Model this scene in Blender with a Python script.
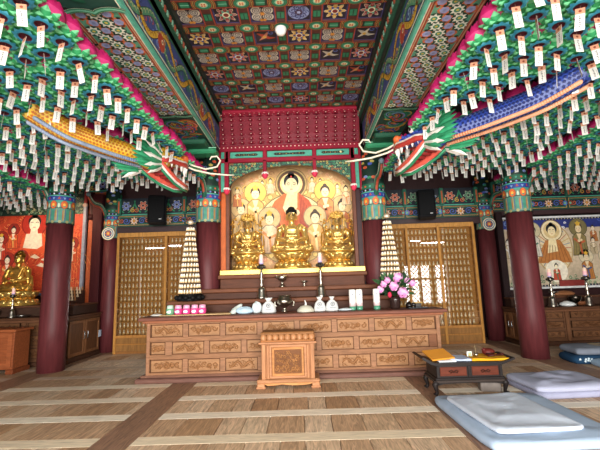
import bpy, bmesh, math, random
from math import sin, cos, pi, radians as R
from mathutils import Vector, Matrix, Euler, noise

for o in list(bpy.data.objects):
    bpy.data.objects.remove(o)
S = bpy.context.scene
COL = S.collection

# ---------------------------------------------------------------- camera, light, exposure
cam = bpy.data.cameras.new('camera'); cam_o = bpy.data.objects.new('camera', cam); COL.objects.link(cam_o)
cam.sensor_width = 36.0; cam.lens = 22.8; cam.clip_start = 0.05; cam.clip_end = 200
_p, _r, _y = R(8.7), R(1.8), R(-0.45)
fwd = Vector((sin(_y)*cos(_p), cos(_y)*cos(_p), sin(_p)))
rt = Vector((cos(_y), -sin(_y), 0)); up = rt.cross(fwd)
rt2 = rt*cos(_r) - up*sin(_r); up2 = rt*sin(_r) + up*cos(_r)
cam_o.matrix_world = Matrix(((rt2.x, up2.x, -fwd.x, 0), (rt2.y, up2.y, -fwd.y, 0), (rt2.z, up2.z, -fwd.z, 1.5), (0, 0, 0, 1)))
S.camera = cam_o

w = bpy.data.worlds.new('sky'); S.world = w; w.use_nodes = True
bg = w.node_tree.nodes['Background']; bg.inputs[0].default_value = (0.92, 0.96, 1.0, 1); bg.inputs[1].default_value = 1.2

def area(name, loc, target, sx, sy, power, color):
    l = bpy.data.lights.new(name, 'AREA'); l.shape = 'RECTANGLE'; l.size = sx; l.size_y = sy; l.energy = power; l.color = color
    o = bpy.data.objects.new(name, l); COL.objects.link(o); o.location = loc
    o.rotation_euler = (Vector(target) - Vector(loc)).to_track_quat('-Z', 'Y').to_euler()
    return o
# daylight coming in through the open front doors behind the camera
area('daylight_doors', (0, -6.5, 3.0), (0, 6, 1.6), 11.0, 6.0, 3300, (1.0, 0.97, 0.92))
# added fill light outside the doors, aimed up at lanterns and ceiling
area('fill_uplight', (0, -3.6, 0.15), (0, 3.0, 5.0), 8.0, 2.0, 260, (1.0, 0.96, 0.90))

def spot(name, loc, target, power, color, angle=60, size=0.08):
    l = bpy.data.lights.new(name, 'SPOT'); l.energy = power; l.color = color; l.spot_size = R(angle); l.spot_blend = 0.6; l.shadow_soft_size = size
    o = bpy.data.objects.new(name, l); COL.objects.link(o); o.location = loc
    o.rotation_euler = (Vector(target) - Vector(loc)).to_track_quat('-Z', 'Y').to_euler()
# the shrine's own hidden lamps: warm light on the statues, the gold painting and the side painting
spot('shrine_spot', (-1.2, 7.62, 3.95), (-0.6, 8.2, 2.7), 24, (1.0, 0.86, 0.68), 115)
spot('shrine_spot', (0.75, 7.62, 3.95), (0.3, 8.2, 2.7), 24, (1.0, 0.86, 0.68), 115)
spot('side_altar_spot', (-6.2, 8.2, 3.9), (-6.3, 9.5, 2.4), 110, (1.0, 0.70, 0.45), 110)
spot('side_altar_spot', (-5.35, 8.9, 3.9), (-5.4, 9.6, 2.6), 16, (1.0, 0.60, 0.35), 90)

S.view_settings.view_transform = 'Standard'; S.view_settings.look = 'None'
S.view_settings.gamma = 1.0; S.view_settings.use_curve_mapping = False
S.view_settings.exposure = 0.27

# ---------------------------------------------------------------- helpers
def lin(c):
    return tuple((x/12.92 if x <= 0.04045 else ((x+0.055)/1.055)**2.4) for x in c[:3]) + (1.0,)

def hexc(h):
    return (int(h[0:2], 16)/255, int(h[2:4], 16)/255, int(h[4:6], 16)/255)

def mix(a, b, t):
    return tuple(a[i]*(1-t) + b[i]*t for i in range(3))

class MB:
    def __init__(s, col=(0.5, 0.5, 0.5)):
        s.v = []; s.f = []; s.c = []; s.sm = []; s.col = col; s.M = Matrix(); s.smooth = False
    def vert(s, p):
        s.v.append(s.M @ Vector(p)); return len(s.v)-1
    def face(s, idx, col=None, smooth=None):
        s.f.append(tuple(idx)); s.c.append(col or s.col); s.sm.append(s.smooth if smooth is None else smooth)
    def poly(s, pts, col=None, smooth=None):
        s.face([s.vert(p) for p in pts], col, smooth)
    def box(s, x0, y0, z0, x1, y1, z1, col=None, ch=0.0):
        if ch <= 0:
            i = [s.vert(p) for p in ((x0,y0,z0),(x1,y0,z0),(x1,y1,z0),(x0,y1,z0),(x0,y0,z1),(x1,y0,z1),(x1,y1,z1),(x0,y1,z1))]
            for q in ((0,3,2,1),(4,5,6,7),(0,1,5,4),(1,2,6,5),(2,3,7,6),(3,0,4,7)):
                s.face([i[k] for k in q], col, False)
            return
        lo = Vector((x0,y0,z0)); hi = Vector((x1,y1,z1)); ch = min(ch, *(0.49*(hi[k]-lo[k]) for k in range(3)))
        idx = {}
        for a in (0,1):
            for b in (0,1):
                for c in (0,1):
                    co = [hi[0] if a else lo[0], hi[1] if b else lo[1], hi[2] if c else lo[2]]
                    ins = [-ch if a else ch, -ch if b else ch, -ch if c else ch]
                    for k in range(3):
                        p = [co[j] + (0 if j == k else ins[j]) for j in range(3)]
                        idx[(a,b,c,k)] = s.vert(p)
        cyc = ((0,0),(1,0),(1,1),(0,1))
        for k in range(3):
            for val in (0,1):
                q = []
                for (m, n) in cyc:
                    key = [0,0,0]; key[k] = val; key[(k+1)%3] = m; key[(k+2)%3] = n
                    q.append(idx[tuple(key)+(k,)])
                s.face(q if val else q[::-1], col, False)
        for k in range(3):
            a_, b_ = (k+1)%3, (k+2)%3
            for m in (0,1):
                for n in (0,1):
                    k0 = [0,0,0]; k1 = [0,0,0]; k1[k] = 1; k0[a_] = k1[a_] = m; k0[b_] = k1[b_] = n
                    q = [idx[tuple(k0)+(a_,)], idx[tuple(k0)+(b_,)], idx[tuple(k1)+(b_,)], idx[tuple(k1)+(a_,)]]
                    s.face(q if (m == n) == False else q[::-1], col, False)
        for a in (0,1):
            for b in (0,1):
                for c in (0,1):
                    q = [idx[(a,b,c,0)], idx[(a,b,c,1)], idx[(a,b,c,2)]]
                    s.face(q if (a+b+c) % 2 else q[::-1], col, False)
    def ringed(s, rings, col=None, smooth=True, cap0=True, cap1=True, closed=True):
        ids = [[s.vert(p) for p in r] for r in rings]
        n = len(ids[0])
        for k in range(len(ids)-1):
            for j in range(n if closed else n-1):
                j2 = (j+1) % n
                s.face((ids[k][j], ids[k][j2], ids[k+1][j2], ids[k+1][j]), col[k] if isinstance(col, list) else col, smooth)
        cc = (col[0], col[-1]) if isinstance(col, list) else (col, col)
        if cap0 and closed: s.face(ids[0][::-1], cc[0], False)
        if cap1 and closed: s.face(ids[-1], cc[1], False)
    def lathe(s, prof, n=24, at=(0,0,0), col=None, smooth=True, cap=True):
        rings = [[(at[0]+r*cos(2*pi*j/n), at[1]+r*sin(2*pi*j/n), at[2]+z) for j in range(n)] for r, z in prof]
        s.ringed(rings, col, smooth, cap, cap)
    def tube(s, pts, rad, n=8, col=None, cap=True, flat=1.0, upv=None):
        pts = [Vector(p) for p in pts]; m = len(pts)
        if not isinstance(rad, (list, tuple)): rad = [rad]*m
        rings = []; ref = None
        for i in range(m):
            t = (pts[min(i+1, m-1)] - pts[max(i-1, 0)]).normalized()
            if ref is None:
                ref = Vector(upv) if upv else (Vector((0,0,1)) if abs(t.z) < 0.9 else Vector((1,0,0)))
            if upv: ref = Vector(upv)
            a = t.cross(ref)
            if a.length < 1e-5: a = t.orthogonal()
            a.normalize(); b = a.cross(t).normalized(); ref = b
            rings.append([pts[i] + (a*cos(2*pi*j/n) + b*flat*sin(2*pi*j/n))*rad[i] for j in range(n)])
        s.ringed(rings, col, True, cap, cap)
    def ell(s, c, r, nu=12, nv=8, col=None, M=None):
        rings = []
        M = M or Matrix()
        c = Vector(c)
        for i in range(nv+1):
            th = pi*i/nv; k = max(sin(th), 0.02)
            rings.append([c + M @ Vector((r[0]*k*cos(2*pi*j/nu), r[1]*k*sin(2*pi*j/nu), -r[2]*cos(th))) for j in range(nu)])
        s.ringed(rings, col, True)
    def cap(s, p0, p1, r0, r1, n=10, col=None):
        p0 = Vector(p0); p1 = Vector(p1); d = (p1-p0); L = d.length or 1e-6; d = d/L
        pts = []; rr = []
        for k in range(4):
            a = pi/2*(1-k/4); pts.append(p0 - d*r0*sin(a)); rr.append(max(r0*cos(a), r0*0.05))
        for k in range(5):
            a = pi/2*k/4; pts.append(p1 + d*r1*sin(a)); rr.append(max(r1*cos(a), r1*0.05))
        s.tube(pts, rr, n, col)
    def grid(s, fn, nu, nv, col=None, smooth=True, closed=False):
        ids = [[s.vert(fn(i/nu, j/nv)) for i in range(nu+(0 if closed else 1))] for j in range(nv+1)]
        for j in range(nv):
            for i in range(nu):
                i2 = (i+1) % nu if closed else i+1
                s.face((ids[j][i], ids[j][i2], ids[j+1][i2], ids[j+1][i]), col(i/nu, j/nv) if callable(col) else col, smooth)
    def prism(s, pts, axis, a, b, col=None):
        """2-D outline (counter-clockwise) pushed along an axis from a to b"""
        def P(p, t):
            return {'x': (t, p[0], p[1]), 'y': (p[0], t, p[1]), 'z': (p[0], p[1], t)}[axis]
        i0 = [s.vert(P(p, a)) for p in pts]; i1 = [s.vert(P(p, b)) for p in pts]; n = len(pts)
        s.face(i0 if axis == 'y' else i0[::-1], col, False); s.face(i1[::-1] if axis == 'y' else i1, col, False)
        for k in range(n):
            q = (i0[k], i0[(k+1) % n], i1[(k+1) % n], i1[k])
            s.face(q[::-1] if axis == 'y' else q, col, False)
    def mesh(s, name, mat):
        me = bpy.data.meshes.new(name)
        me.from_pydata([tuple(v) for v in s.v], [], s.f)
        a = me.color_attributes.new('Col', 'FLOAT_COLOR', 'CORNER')
        buf = []
        cache = {}
        for f, c in zip(s.f, s.c):
            if c not in cache: cache[c] = lin(c)
            buf.extend(cache[c]*len(f))
        a.data.foreach_set('color', buf)
        me.polygons.foreach_set('use_smooth', s.sm)
        if mat: me.materials.append(mat)
        me.update()
        return me
    def build(s, name, mat, parent=None, loc=None, rot=None):
        o = bpy.data.objects.new(name, s.mesh(name, mat)); COL.objects.link(o)
        if parent: o.parent = parent
        if loc: o.location = loc
        if rot: o.rotation_euler = rot
        return o

def tag(o, label=None, cat=None, group=None, kind=None):
    if label: o['label'] = label
    if cat: o['category'] = cat
    if group: o['group'] = group
    if kind: o['kind'] = kind
    return o

def thing(name, label, cat, loc=(0,0,0), rz=0.0, group=None):
    o = bpy.data.objects.new(name, None); COL.objects.link(o); o.empty_display_size = 0.1
    o.location = loc; o.rotation_euler = (0, 0, rz)
    return tag(o, label, cat, group, 'thing')

def dup(root, loc=None, rz=None, label=None, group=None):
    r = root.copy(); COL.objects.link(r)
    if loc is not None: r.location = loc
    if rz is not None: r.rotation_euler = (0, 0, rz)
    if label: r['label'] = label
    if group: r['group'] = group
    for ch in list(root.children):
        c = ch.copy(); COL.objects.link(c); c.parent = r
        for g in list(ch.children):
            d = g.copy(); COL.objects.link(d); d.parent = c
    return r

def fuse(mb, name, mat, voxel, smooth=4, parent=None, col=(0.8, 0.6, 0.2), loc=None):
    """one continuous surface out of overlapping rounded masses"""
    me = mb.mesh('tmp', None); o = bpy.data.objects.new('tmp', me); COL.objects.link(o)
    m = o.modifiers.new('r', 'REMESH'); m.mode = 'VOXEL'; m.voxel_size = voxel
    k = o.modifiers.new('s', 'SMOOTH'); k.iterations = smooth; k.factor = 0.5
    dg = bpy.context.evaluated_depsgraph_get(); ev = o.evaluated_get(dg)
    me2 = bpy.data.meshes.new_from_object(ev, depsgraph=dg); me2.name = name
    bpy.data.objects.remove(o)
    me2.materials.clear(); me2.materials.append(mat)
    for a in list(me2.color_attributes): me2.color_attributes.remove(a)
    a = me2.color_attributes.new('Col', 'FLOAT_COLOR', 'CORNER')
    a.data.foreach_set('color', list(lin(col))*len(me2.loops))
    me2.polygons.foreach_set('use_smooth', [True]*len(me2.polygons))
    r = bpy.data.objects.new(name, me2); COL.objects.link(r)
    if parent: r.parent = parent
    if loc: r.location = loc
    return r

class Deco:
    """flat painted shapes laid in thin coats on a surface (O origin, U across, V up)"""
    def __init__(s, mb, O, U, V, step=0.0012):
        s.mb = mb; s.O = Vector(O); s.U = Vector(U).normalized(); s.V = Vector(V).normalized(); s.N = s.U.cross(s.V); s.step = step
    def p(s, u, v, l): return s.O + s.U*u + s.V*v + s.N*(s.step*l)
    def poly(s, pts, col, l=1): s.mb.poly([s.p(u, v, l) for u, v in pts], col, False)
    def rect(s, u0, v0, u1, v1, col, l=1): s.poly(((u0,v0),(u1,v0),(u1,v1),(u0,v1)), col, l)
    def frame(s, u0, v0, u1, v1, w, col, l=1):
        s.rect(u0,v0,u1,v0+w,col,l); s.rect(u0,v1-w,u1,v1,col,l); s.rect(u0,v0+w,u0+w,v1-w,col,l); s.rect(u1-w,v0+w,u1,v1-w,col,l)
    def disc(s, u, v, r, col, l=1, n=14, sx=1.0, sy=1.0, a=0.0):
        pts = []
        for k in range(n):
            t = 2*pi*k/n; x = r*sx*cos(t); y = r*sy*sin(t)
            pts.append((u + x*cos(a) - y*sin(a), v + x*sin(a) + y*cos(a)))
        s.poly(pts, col, l)
    def ring(s, u, v, r0, r1, col, l=1, n=16, a0=0.0, a1=2*pi, sx=1.0, sy=1.0):
        for k in range(n):
            t0 = a0 + (a1-a0)*k/n; t1 = a0 + (a1-a0)*(k+1)/n
            s.poly([(u+r0*cos(t0)*sx, v+r0*sin(t0)*sy), (u+r1*cos(t0)*sx, v+r1*sin(t0)*sy), (u+r1*cos(t1)*sx, v+r1*sin(t1)*sy), (u+r0*cos(t1)*sx, v+r0*sin(t1)*sy)], col, l)
    def star(s, u, v, r, n, col, l=1, q=0.5, a=0.0, sx=1.0, sy=1.0):
        s.poly([(u + sx*r*(1 if k % 2 == 0 else q)*cos(a+pi*k/n), v + sy*r*(1 if k % 2 == 0 else q)*sin(a+pi*k/n)) for k in range(2*n)], col, l)
    def flower(s, u, v, r, n, col, l=1, sx=1.0, sy=1.0, d=0.22):
        m = n*5
        s.poly([(u + sx*r*(1-d+d*cos(n*2*pi*k/m))*cos(2*pi*k/m), v + sy*r*(1-d+d*cos(n*2*pi*k/m))*sin(2*pi*k/m)) for k in range(m)], col, l)
    def stroke(s, pts, w, col, l=1):
        m = len(pts); ws = w if isinstance(w, (list, tuple)) else [w]*m
        L = []; Rr = []
        for i in range(m):
            dx = pts[min(i+1,m-1)][0]-pts[max(i-1,0)][0]; dy = pts[min(i+1,m-1)][1]-pts[max(i-1,0)][1]
            q = math.hypot(dx, dy) or 1; nx, ny = -dy/q*ws[i]/2, dx/q*ws[i]/2
            L.append((pts[i][0]+nx, pts[i][1]+ny)); Rr.append((pts[i][0]-nx, pts[i][1]-ny))
        for i in range(m-1):
            s.poly([Rr[i], Rr[i+1], L[i+1], L[i]], col, l)
    def spiral(s, u, v, r, turns, w, col, l=1, a=0.0, sgn=1, n=16):
        s.stroke([(u + r*(1-k/n*0.9)*cos(a+sgn*turns*2*pi*k/n), v + r*(1-k/n*0.9)*sin(a+sgn*turns*2*pi*k/n)) for k in range(n+1)], w, col, l)

# ---------------------------------------------------------------- materials
def new_mat(name, rough=0.6, metal=0.0, spec=0.5, coat=0.0):
    m = bpy.data.materials.new(name); m.use_nodes = True
    nt = m.node_tree; b = nt.nodes['Principled BSDF']
    b.inputs['Roughness'].default_value = rough; b.inputs['Metallic'].default_value = metal
    b.inputs['Specular IOR Level'].default_value = spec; b.inputs['Coat Weight'].default_value = coat
    at = nt.nodes.new('ShaderNodeAttribute'); at.attribute_name = 'Col'
    return m, nt, b, at

def mulnode(nt, a, b_sock):
    n = nt.nodes.new('ShaderNodeMix'); n.data_type = 'RGBA'; n.blend_type = 'MULTIPLY'; n.inputs[0].default_value = 1.0
    nt.links.new(a, n.inputs[6]); nt.links.new(b_sock, n.inputs[7]); return n.outputs[2]

def ramp(nt, fac, lo, hi, p0=0.3, p1=0.7):
    r = nt.nodes.new('ShaderNodeValToRGB'); r.color_ramp.elements[0].position = p0; r.color_ramp.elements[1].position = p1
    r.color_ramp.elements[0].color = (*lo, 1) if len(lo) == 3 else lo; r.color_ramp.elements[1].color = (*hi, 1)
    nt.links.new(fac, r.inputs[0]); return r.outputs[0]

def noise_mat(name, rough=0.6, metal=0.0, scale=12, lo=0.82, hi=1.06, bump=0.0, bscale=40, stretch=(1,1,1), spec=0.5, coat=0.0, detail=4, dist=0.0):
    m, nt, b, at = new_mat(name, rough, metal, spec, coat)
    tc = nt.nodes.new('ShaderNodeTexCoord'); mp = nt.nodes.new('ShaderNodeMapping'); mp.inputs['Scale'].default_value = stretch
    nt.links.new(tc.outputs['Object'], mp.inputs[0])
    nz = nt.nodes.new('ShaderNodeTexNoise'); nz.inputs['Scale'].default_value = scale; nz.inputs['Detail'].default_value = detail; nz.inputs['Distortion'].default_value = dist
    nt.links.new(mp.outputs[0], nz.inputs['Vector'])
    nt.links.new(mulnode(nt, at.outputs['Color'], ramp(nt, nz.outputs['Fac'], (lo,)*3, (hi,)*3)), b.inputs['Base Color'])
    if bump:
        n2 = nt.nodes.new('ShaderNodeTexNoise'); n2.inputs['Scale'].default_value = bscale; nt.links.new(mp.outputs[0], n2.inputs['Vector'])
        bp = nt.nodes.new('ShaderNodeBump'); bp.inputs['Strength'].default_value = bump; bp.inputs['Distance'].default_value = 0.01
        nt.links.new(n2.outputs['Fac'], bp.inputs['Height']); nt.links.new(bp.outputs[0], b.inputs['Normal'])
    return m

M = {}
M['paint'] = noise_mat('temple_paint', 0.55, scale=14, lo=0.8, hi=1.08)
M['lacquer'] = noise_mat('red_lacquer', 0.5, scale=6, lo=0.8, hi=1.1, bump=0.05, bscale=20, spec=0.2)
M['shaft'] = noise_mat('pillar_paint', 0.5, scale=5, lo=0.72, hi=1.12, bump=0.1, bscale=10, stretch=(4,4,0.5), spec=0.25)
M['wood_x'] = noise_mat('carved_wood_grain_across', 0.55, scale=5, lo=0.72, hi=1.1, bump=0.15, bscale=14, stretch=(0.8,6,6), dist=0.6, spec=0.18)
M['wood_y'] = noise_mat('wood_grain_deep', 0.55, scale=5, lo=0.68, hi=1.12, bump=0.15, bscale=14, stretch=(6,0.8,6), dist=0.6, spec=0.18)
M['wood_z'] = noise_mat('wood_grain_upright', 0.55, scale=5, lo=0.7, hi=1.1, bump=0.15, bscale=14, stretch=(6,6,0.8), dist=0.6, spec=0.2)
M['floor'] = noise_mat('floorboards', 0.5, scale=4, lo=0.5, hi=1.2, bump=0.12, bscale=10, stretch=(9,0.9,1), dist=1.4, detail=6)
M['floor_x'] = noise_mat('floor_rails', 0.5, scale=4, lo=0.72, hi=1.12, bump=0.12, bscale=10, stretch=(0.9,9,1), dist=1.4, detail=6)
M['gold'] = noise_mat('gilding', 0.3, 0.78, scale=18, lo=0.7, hi=1.1, bump=0.25, bscale=28)
M['gilt'] = noise_mat('bright_gilt', 0.35, 0.35, scale=60, lo=0.75, hi=1.1)
M['silver'] = noise_mat('tarnished_metal', 0.28, 1.0, scale=22, lo=0.65, hi=1.05)
M['black'] = noise_mat('black_plastic', 0.6, scale=30, lo=0.8, hi=1.1, spec=0.15)
M['cloth'] = noise_mat('quilted_cotton', 0.9, scale=5, lo=0.93, hi=1.03, bump=0.5, bscale=9, spec=0.2)
M['paper'] = noise_mat('paper', 0.85, scale=10, lo=0.94, hi=1.02, spec=0.2)
M['petal'] = noise_mat('waxed_petal_paper', 0.6, scale=9, lo=0.85, hi=1.06, spec=0.3)
M['ceramic'] = noise_mat('glazed_ware', 0.25, scale=6, lo=0.95, hi=1.02)

def glow(name, strength):
    m, nt, b, at = new_mat(name, 0.5)
    nt.links.new(at.outputs['Color'], b.inputs['Base Color']); nt.links.new(at.outputs['Color'], b.inputs['Emission Color'])
    b.inputs['Emission Strength'].default_value = strength
    return m
M['glow'] = glow('lamp_glow', 0.22)
M['flame'] = glow('candle_glass_glow', 0.22)
M['tube'] = glow('fluorescent_glow', 13.0)
M['sky_pane'] = glow('daylit_paper_pane', 6.5)

def glass_mat():
    m = bpy.data.materials.new('clear_glass'); m.use_nodes = True; nt = m.node_tree
    for n in list(nt.nodes): nt.nodes.remove(n)
    out = nt.nodes.new('ShaderNodeOutputMaterial'); mx = nt.nodes.new('ShaderNodeMixShader'); fr = nt.nodes.new('ShaderNodeFresnel'); fr.inputs[0].default_value = 2.2
    tr = nt.nodes.new('ShaderNodeBsdfTransparent'); gl = nt.nodes.new('ShaderNodeBsdfGlossy'); gl.inputs['Roughness'].default_value = 0.0
    nt.links.new(fr.outputs[0], mx.inputs[0]); nt.links.new(tr.outputs[0], mx.inputs[1]); nt.links.new(gl.outputs[0], mx.inputs[2]); nt.links.new(mx.outputs[0], out.inputs[0])
    return m
M['glass'] = glass_mat()

# pigments of the temple painting
GRN = hexc('2f8f63'); DGRN = hexc('1f5a42'); TEAL = hexc('4fb097'); ORG = hexc('d9603a'); RED = hexc('a8263a'); DRED = hexc('7a2028')
BLU = hexc('3b55b0'); LBLU = hexc('7d92c8'); YEL = hexc('dcae3c'); CRM = hexc('efe3c0'); BLK = hexc('16181a'); PNK = hexc('e0856a'); NAVY = hexc('232a5e')
# ================================================================ THE SETTING
rnd = random.Random(7)
# floor: framed boards (short planks running deep between pale cross rails)
def build_floor():
    mb = MB(); mr = MB()
    base = [hexc('dabc9c'), hexc('ceae8c'), hexc('e6ccae'), hexc('c29e7c'), hexc('dfc5a6'), hexc('b08a66')]
    pale = [hexc('f0e0c6'), hexc('e8d6b8'), hexc('f4e8d2')]
    dark = hexc('93705a')
    bays = [(-9.8, -5.2), (-4.72, -2.13), (-1.75, 1.5), (1.80, 4.1), (4.58, 9.8)]
    joists = [(-5.2, -4.72), (-2.13, -1.75), (1.5, 1.80), (4.1, 4.58)]
    rails = [4.03 + 0.712*k for k in range(-8, 9)]
    hw = 0.1
    for bi, (x0, x1) in enumerate(bays):
        off = 0.0
        ys = [-2.6] + [r - off for r in rails] + [10.4]
        for a, b in zip(ys, ys[1:]):
            x = x0
            y0, y1 = a + hw, b - hw
            while x < x1 - 0.02:
                wd = min(rnd.uniform(0.2, 0.42), x1 - x)
                if x1 - (x+wd) < 0.1: wd = x1 - x
                c = mix(rnd.choice(base), hexc('c9a886'), 0.2)
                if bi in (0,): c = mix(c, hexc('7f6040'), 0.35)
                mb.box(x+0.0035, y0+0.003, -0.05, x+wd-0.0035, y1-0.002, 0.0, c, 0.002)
                x += wd
        for r in ys[1:-1]:
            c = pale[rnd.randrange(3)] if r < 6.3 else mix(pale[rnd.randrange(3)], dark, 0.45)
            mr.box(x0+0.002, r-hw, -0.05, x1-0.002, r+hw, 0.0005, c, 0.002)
    for x0, x1 in joists:
        y = -2.6
        while y < 10.4:
            L = rnd.uniform(2.5, 3.6); mb.box(x0, y, -0.05, x1, min(y+L, 10.4)-0.003, 0.0008, mix(dark, hexc('a88468'), rnd.random()*0.6), 0.002); y += L
    mb.box(-9.8, -2.6, -0.12, 9.8, 10.4, -0.05, hexc('2a1d14'))
    o = tag(mb.build('floor', M['floor']), kind='structure')
    tag(mr.build('floor_rails', M['floor_x'], o))
build_floor()

# walls
def wall(name, x0, y0, z0, x1, y1, z1, col, mat='paint'):
    mb = MB(); mb.box(x0, y0, z0, x1, y1, z1, col); return tag(mb.build(name, M[mat]), kind='structure')
wall('wall_back', -9.8, 10.0, 0, 9.8, 10.2, 5.1, hexc('3a1c1c'))
wall('wall_left', -9.9, -2.6, 0, -9.7, 10.2, 5.1, hexc('5a2420'))
wall('wall_right', 9.7, -2.6, 0, 9.9, 10.2, 5.1, hexc('5a2420'))
mb = MB(hexc('6a3524'))
mb.box(-9.8, -2.75, 3.7, 9.8, -2.6, 5.1); mb.box(-9.8, -2.75, 0, -4.2, -2.6, 0.6); mb.box(4.2, -2.75, 0, 9.8, -2.6, 0.6)
for x in (-9.7, -4.3, 4.3, 9.7): mb.box(x-0.12, -2.75, 0.6, x+0.12, -2.6, 3.7)
mb.box(-9.8, -2.75, 0.0, -4.3, -2.6, 3.7); mb.box(4.3, -2.75, 0.0, 9.8, -2.6, 3.7)
tag(mb.build('wall_front', M['paint']), kind='structure')
# side bay ceilings: dark boards over the lanterns
for nm, x0, x1 in (('ceiling_left', -9.8, -2.25), ('ceiling_right', 1.85, 9.8)):
    mb = MB(hexc('1d1713')); mb.box(x0, -2.6, 4.95, x1, 10.2, 5.08)
    for k in range(14): mb.box(x0, -2.2+k*0.9, 4.8, x1, -2.05+k*0.9, 4.95, hexc('241a15'))
    tag(mb.build(nm, M['paint']), kind='structure')

wall('ceiling_rear', -2.25, 7.26, 4.98, 1.85, 10.2, 5.08, hexc('1d1713'))
wall('ceiling_front', -2.25, -2.6, 4.98, 1.85, 1.9, 5.08, hexc('1d1713'))

# lattice window of the front wall (it shows mirrored in the glass of the right-hand case)
fr = MB(hexc('9c7140'))
LIGHTS = [(5.42, 6.14), (6.3, 6.75), (7.08, 7.56)]; TIERS = [(0.25, 1.46), (1.58, 2.24)]
fr.box(5.3, -2.6, 0.1, 7.7, -2.52, 0.25); fr.box(5.3, -2.6, 2.24, 7.7, -2.52, 2.36); fr.box(5.3, -2.6, 1.46, 7.7, -2.52, 1.58)
for a, b in ((5.3, 5.42), (6.14, 6.3), (6.75, 7.08), (7.56, 7.7)): fr.box(a, -2.6, 0.1, b, -2.52, 2.36)
win = tag(fr.build('window_1', M['paint']), kind='structure')
for a, b in LIGHTS:
    for z0, z1 in TIERS:
        pn = MB((1, 1, 1)); pn.box(a, -2.585, z0, b, -2.58, z1); pn.build('pane', M['sky_pane'], win)
        lt = MB(hexc('241811')); wdt = b-a; st = 0.24
        for k in range(-8, 14):
            for sg in (1, -1):
                pa = (0.0, z0+k*st + (0 if sg > 0 else wdt)); pb = (wdt, z0+k*st + (wdt if sg > 0 else 0))
                if pa[1] > pb[1]: pa, pb = pb, pa
                if pb[1] <= z0 or pa[1] >= z1: continue
                f0 = max(0, (z0-pa[1])/(pb[1]-pa[1])); f1 = min(1, (z1-pa[1])/(pb[1]-pa[1]))
                lt.tube([(a+pa[0]+(pb[0]-pa[0])*f0, -2.56, pa[1]+(pb[1]-pa[1])*f0), (a+pa[0]+(pb[0]-pa[0])*f1, -2.56, pa[1]+(pb[1]-pa[1])*f1)], 0.02, 4)
        lt.build('lattice', M['paint'], win)

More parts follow.
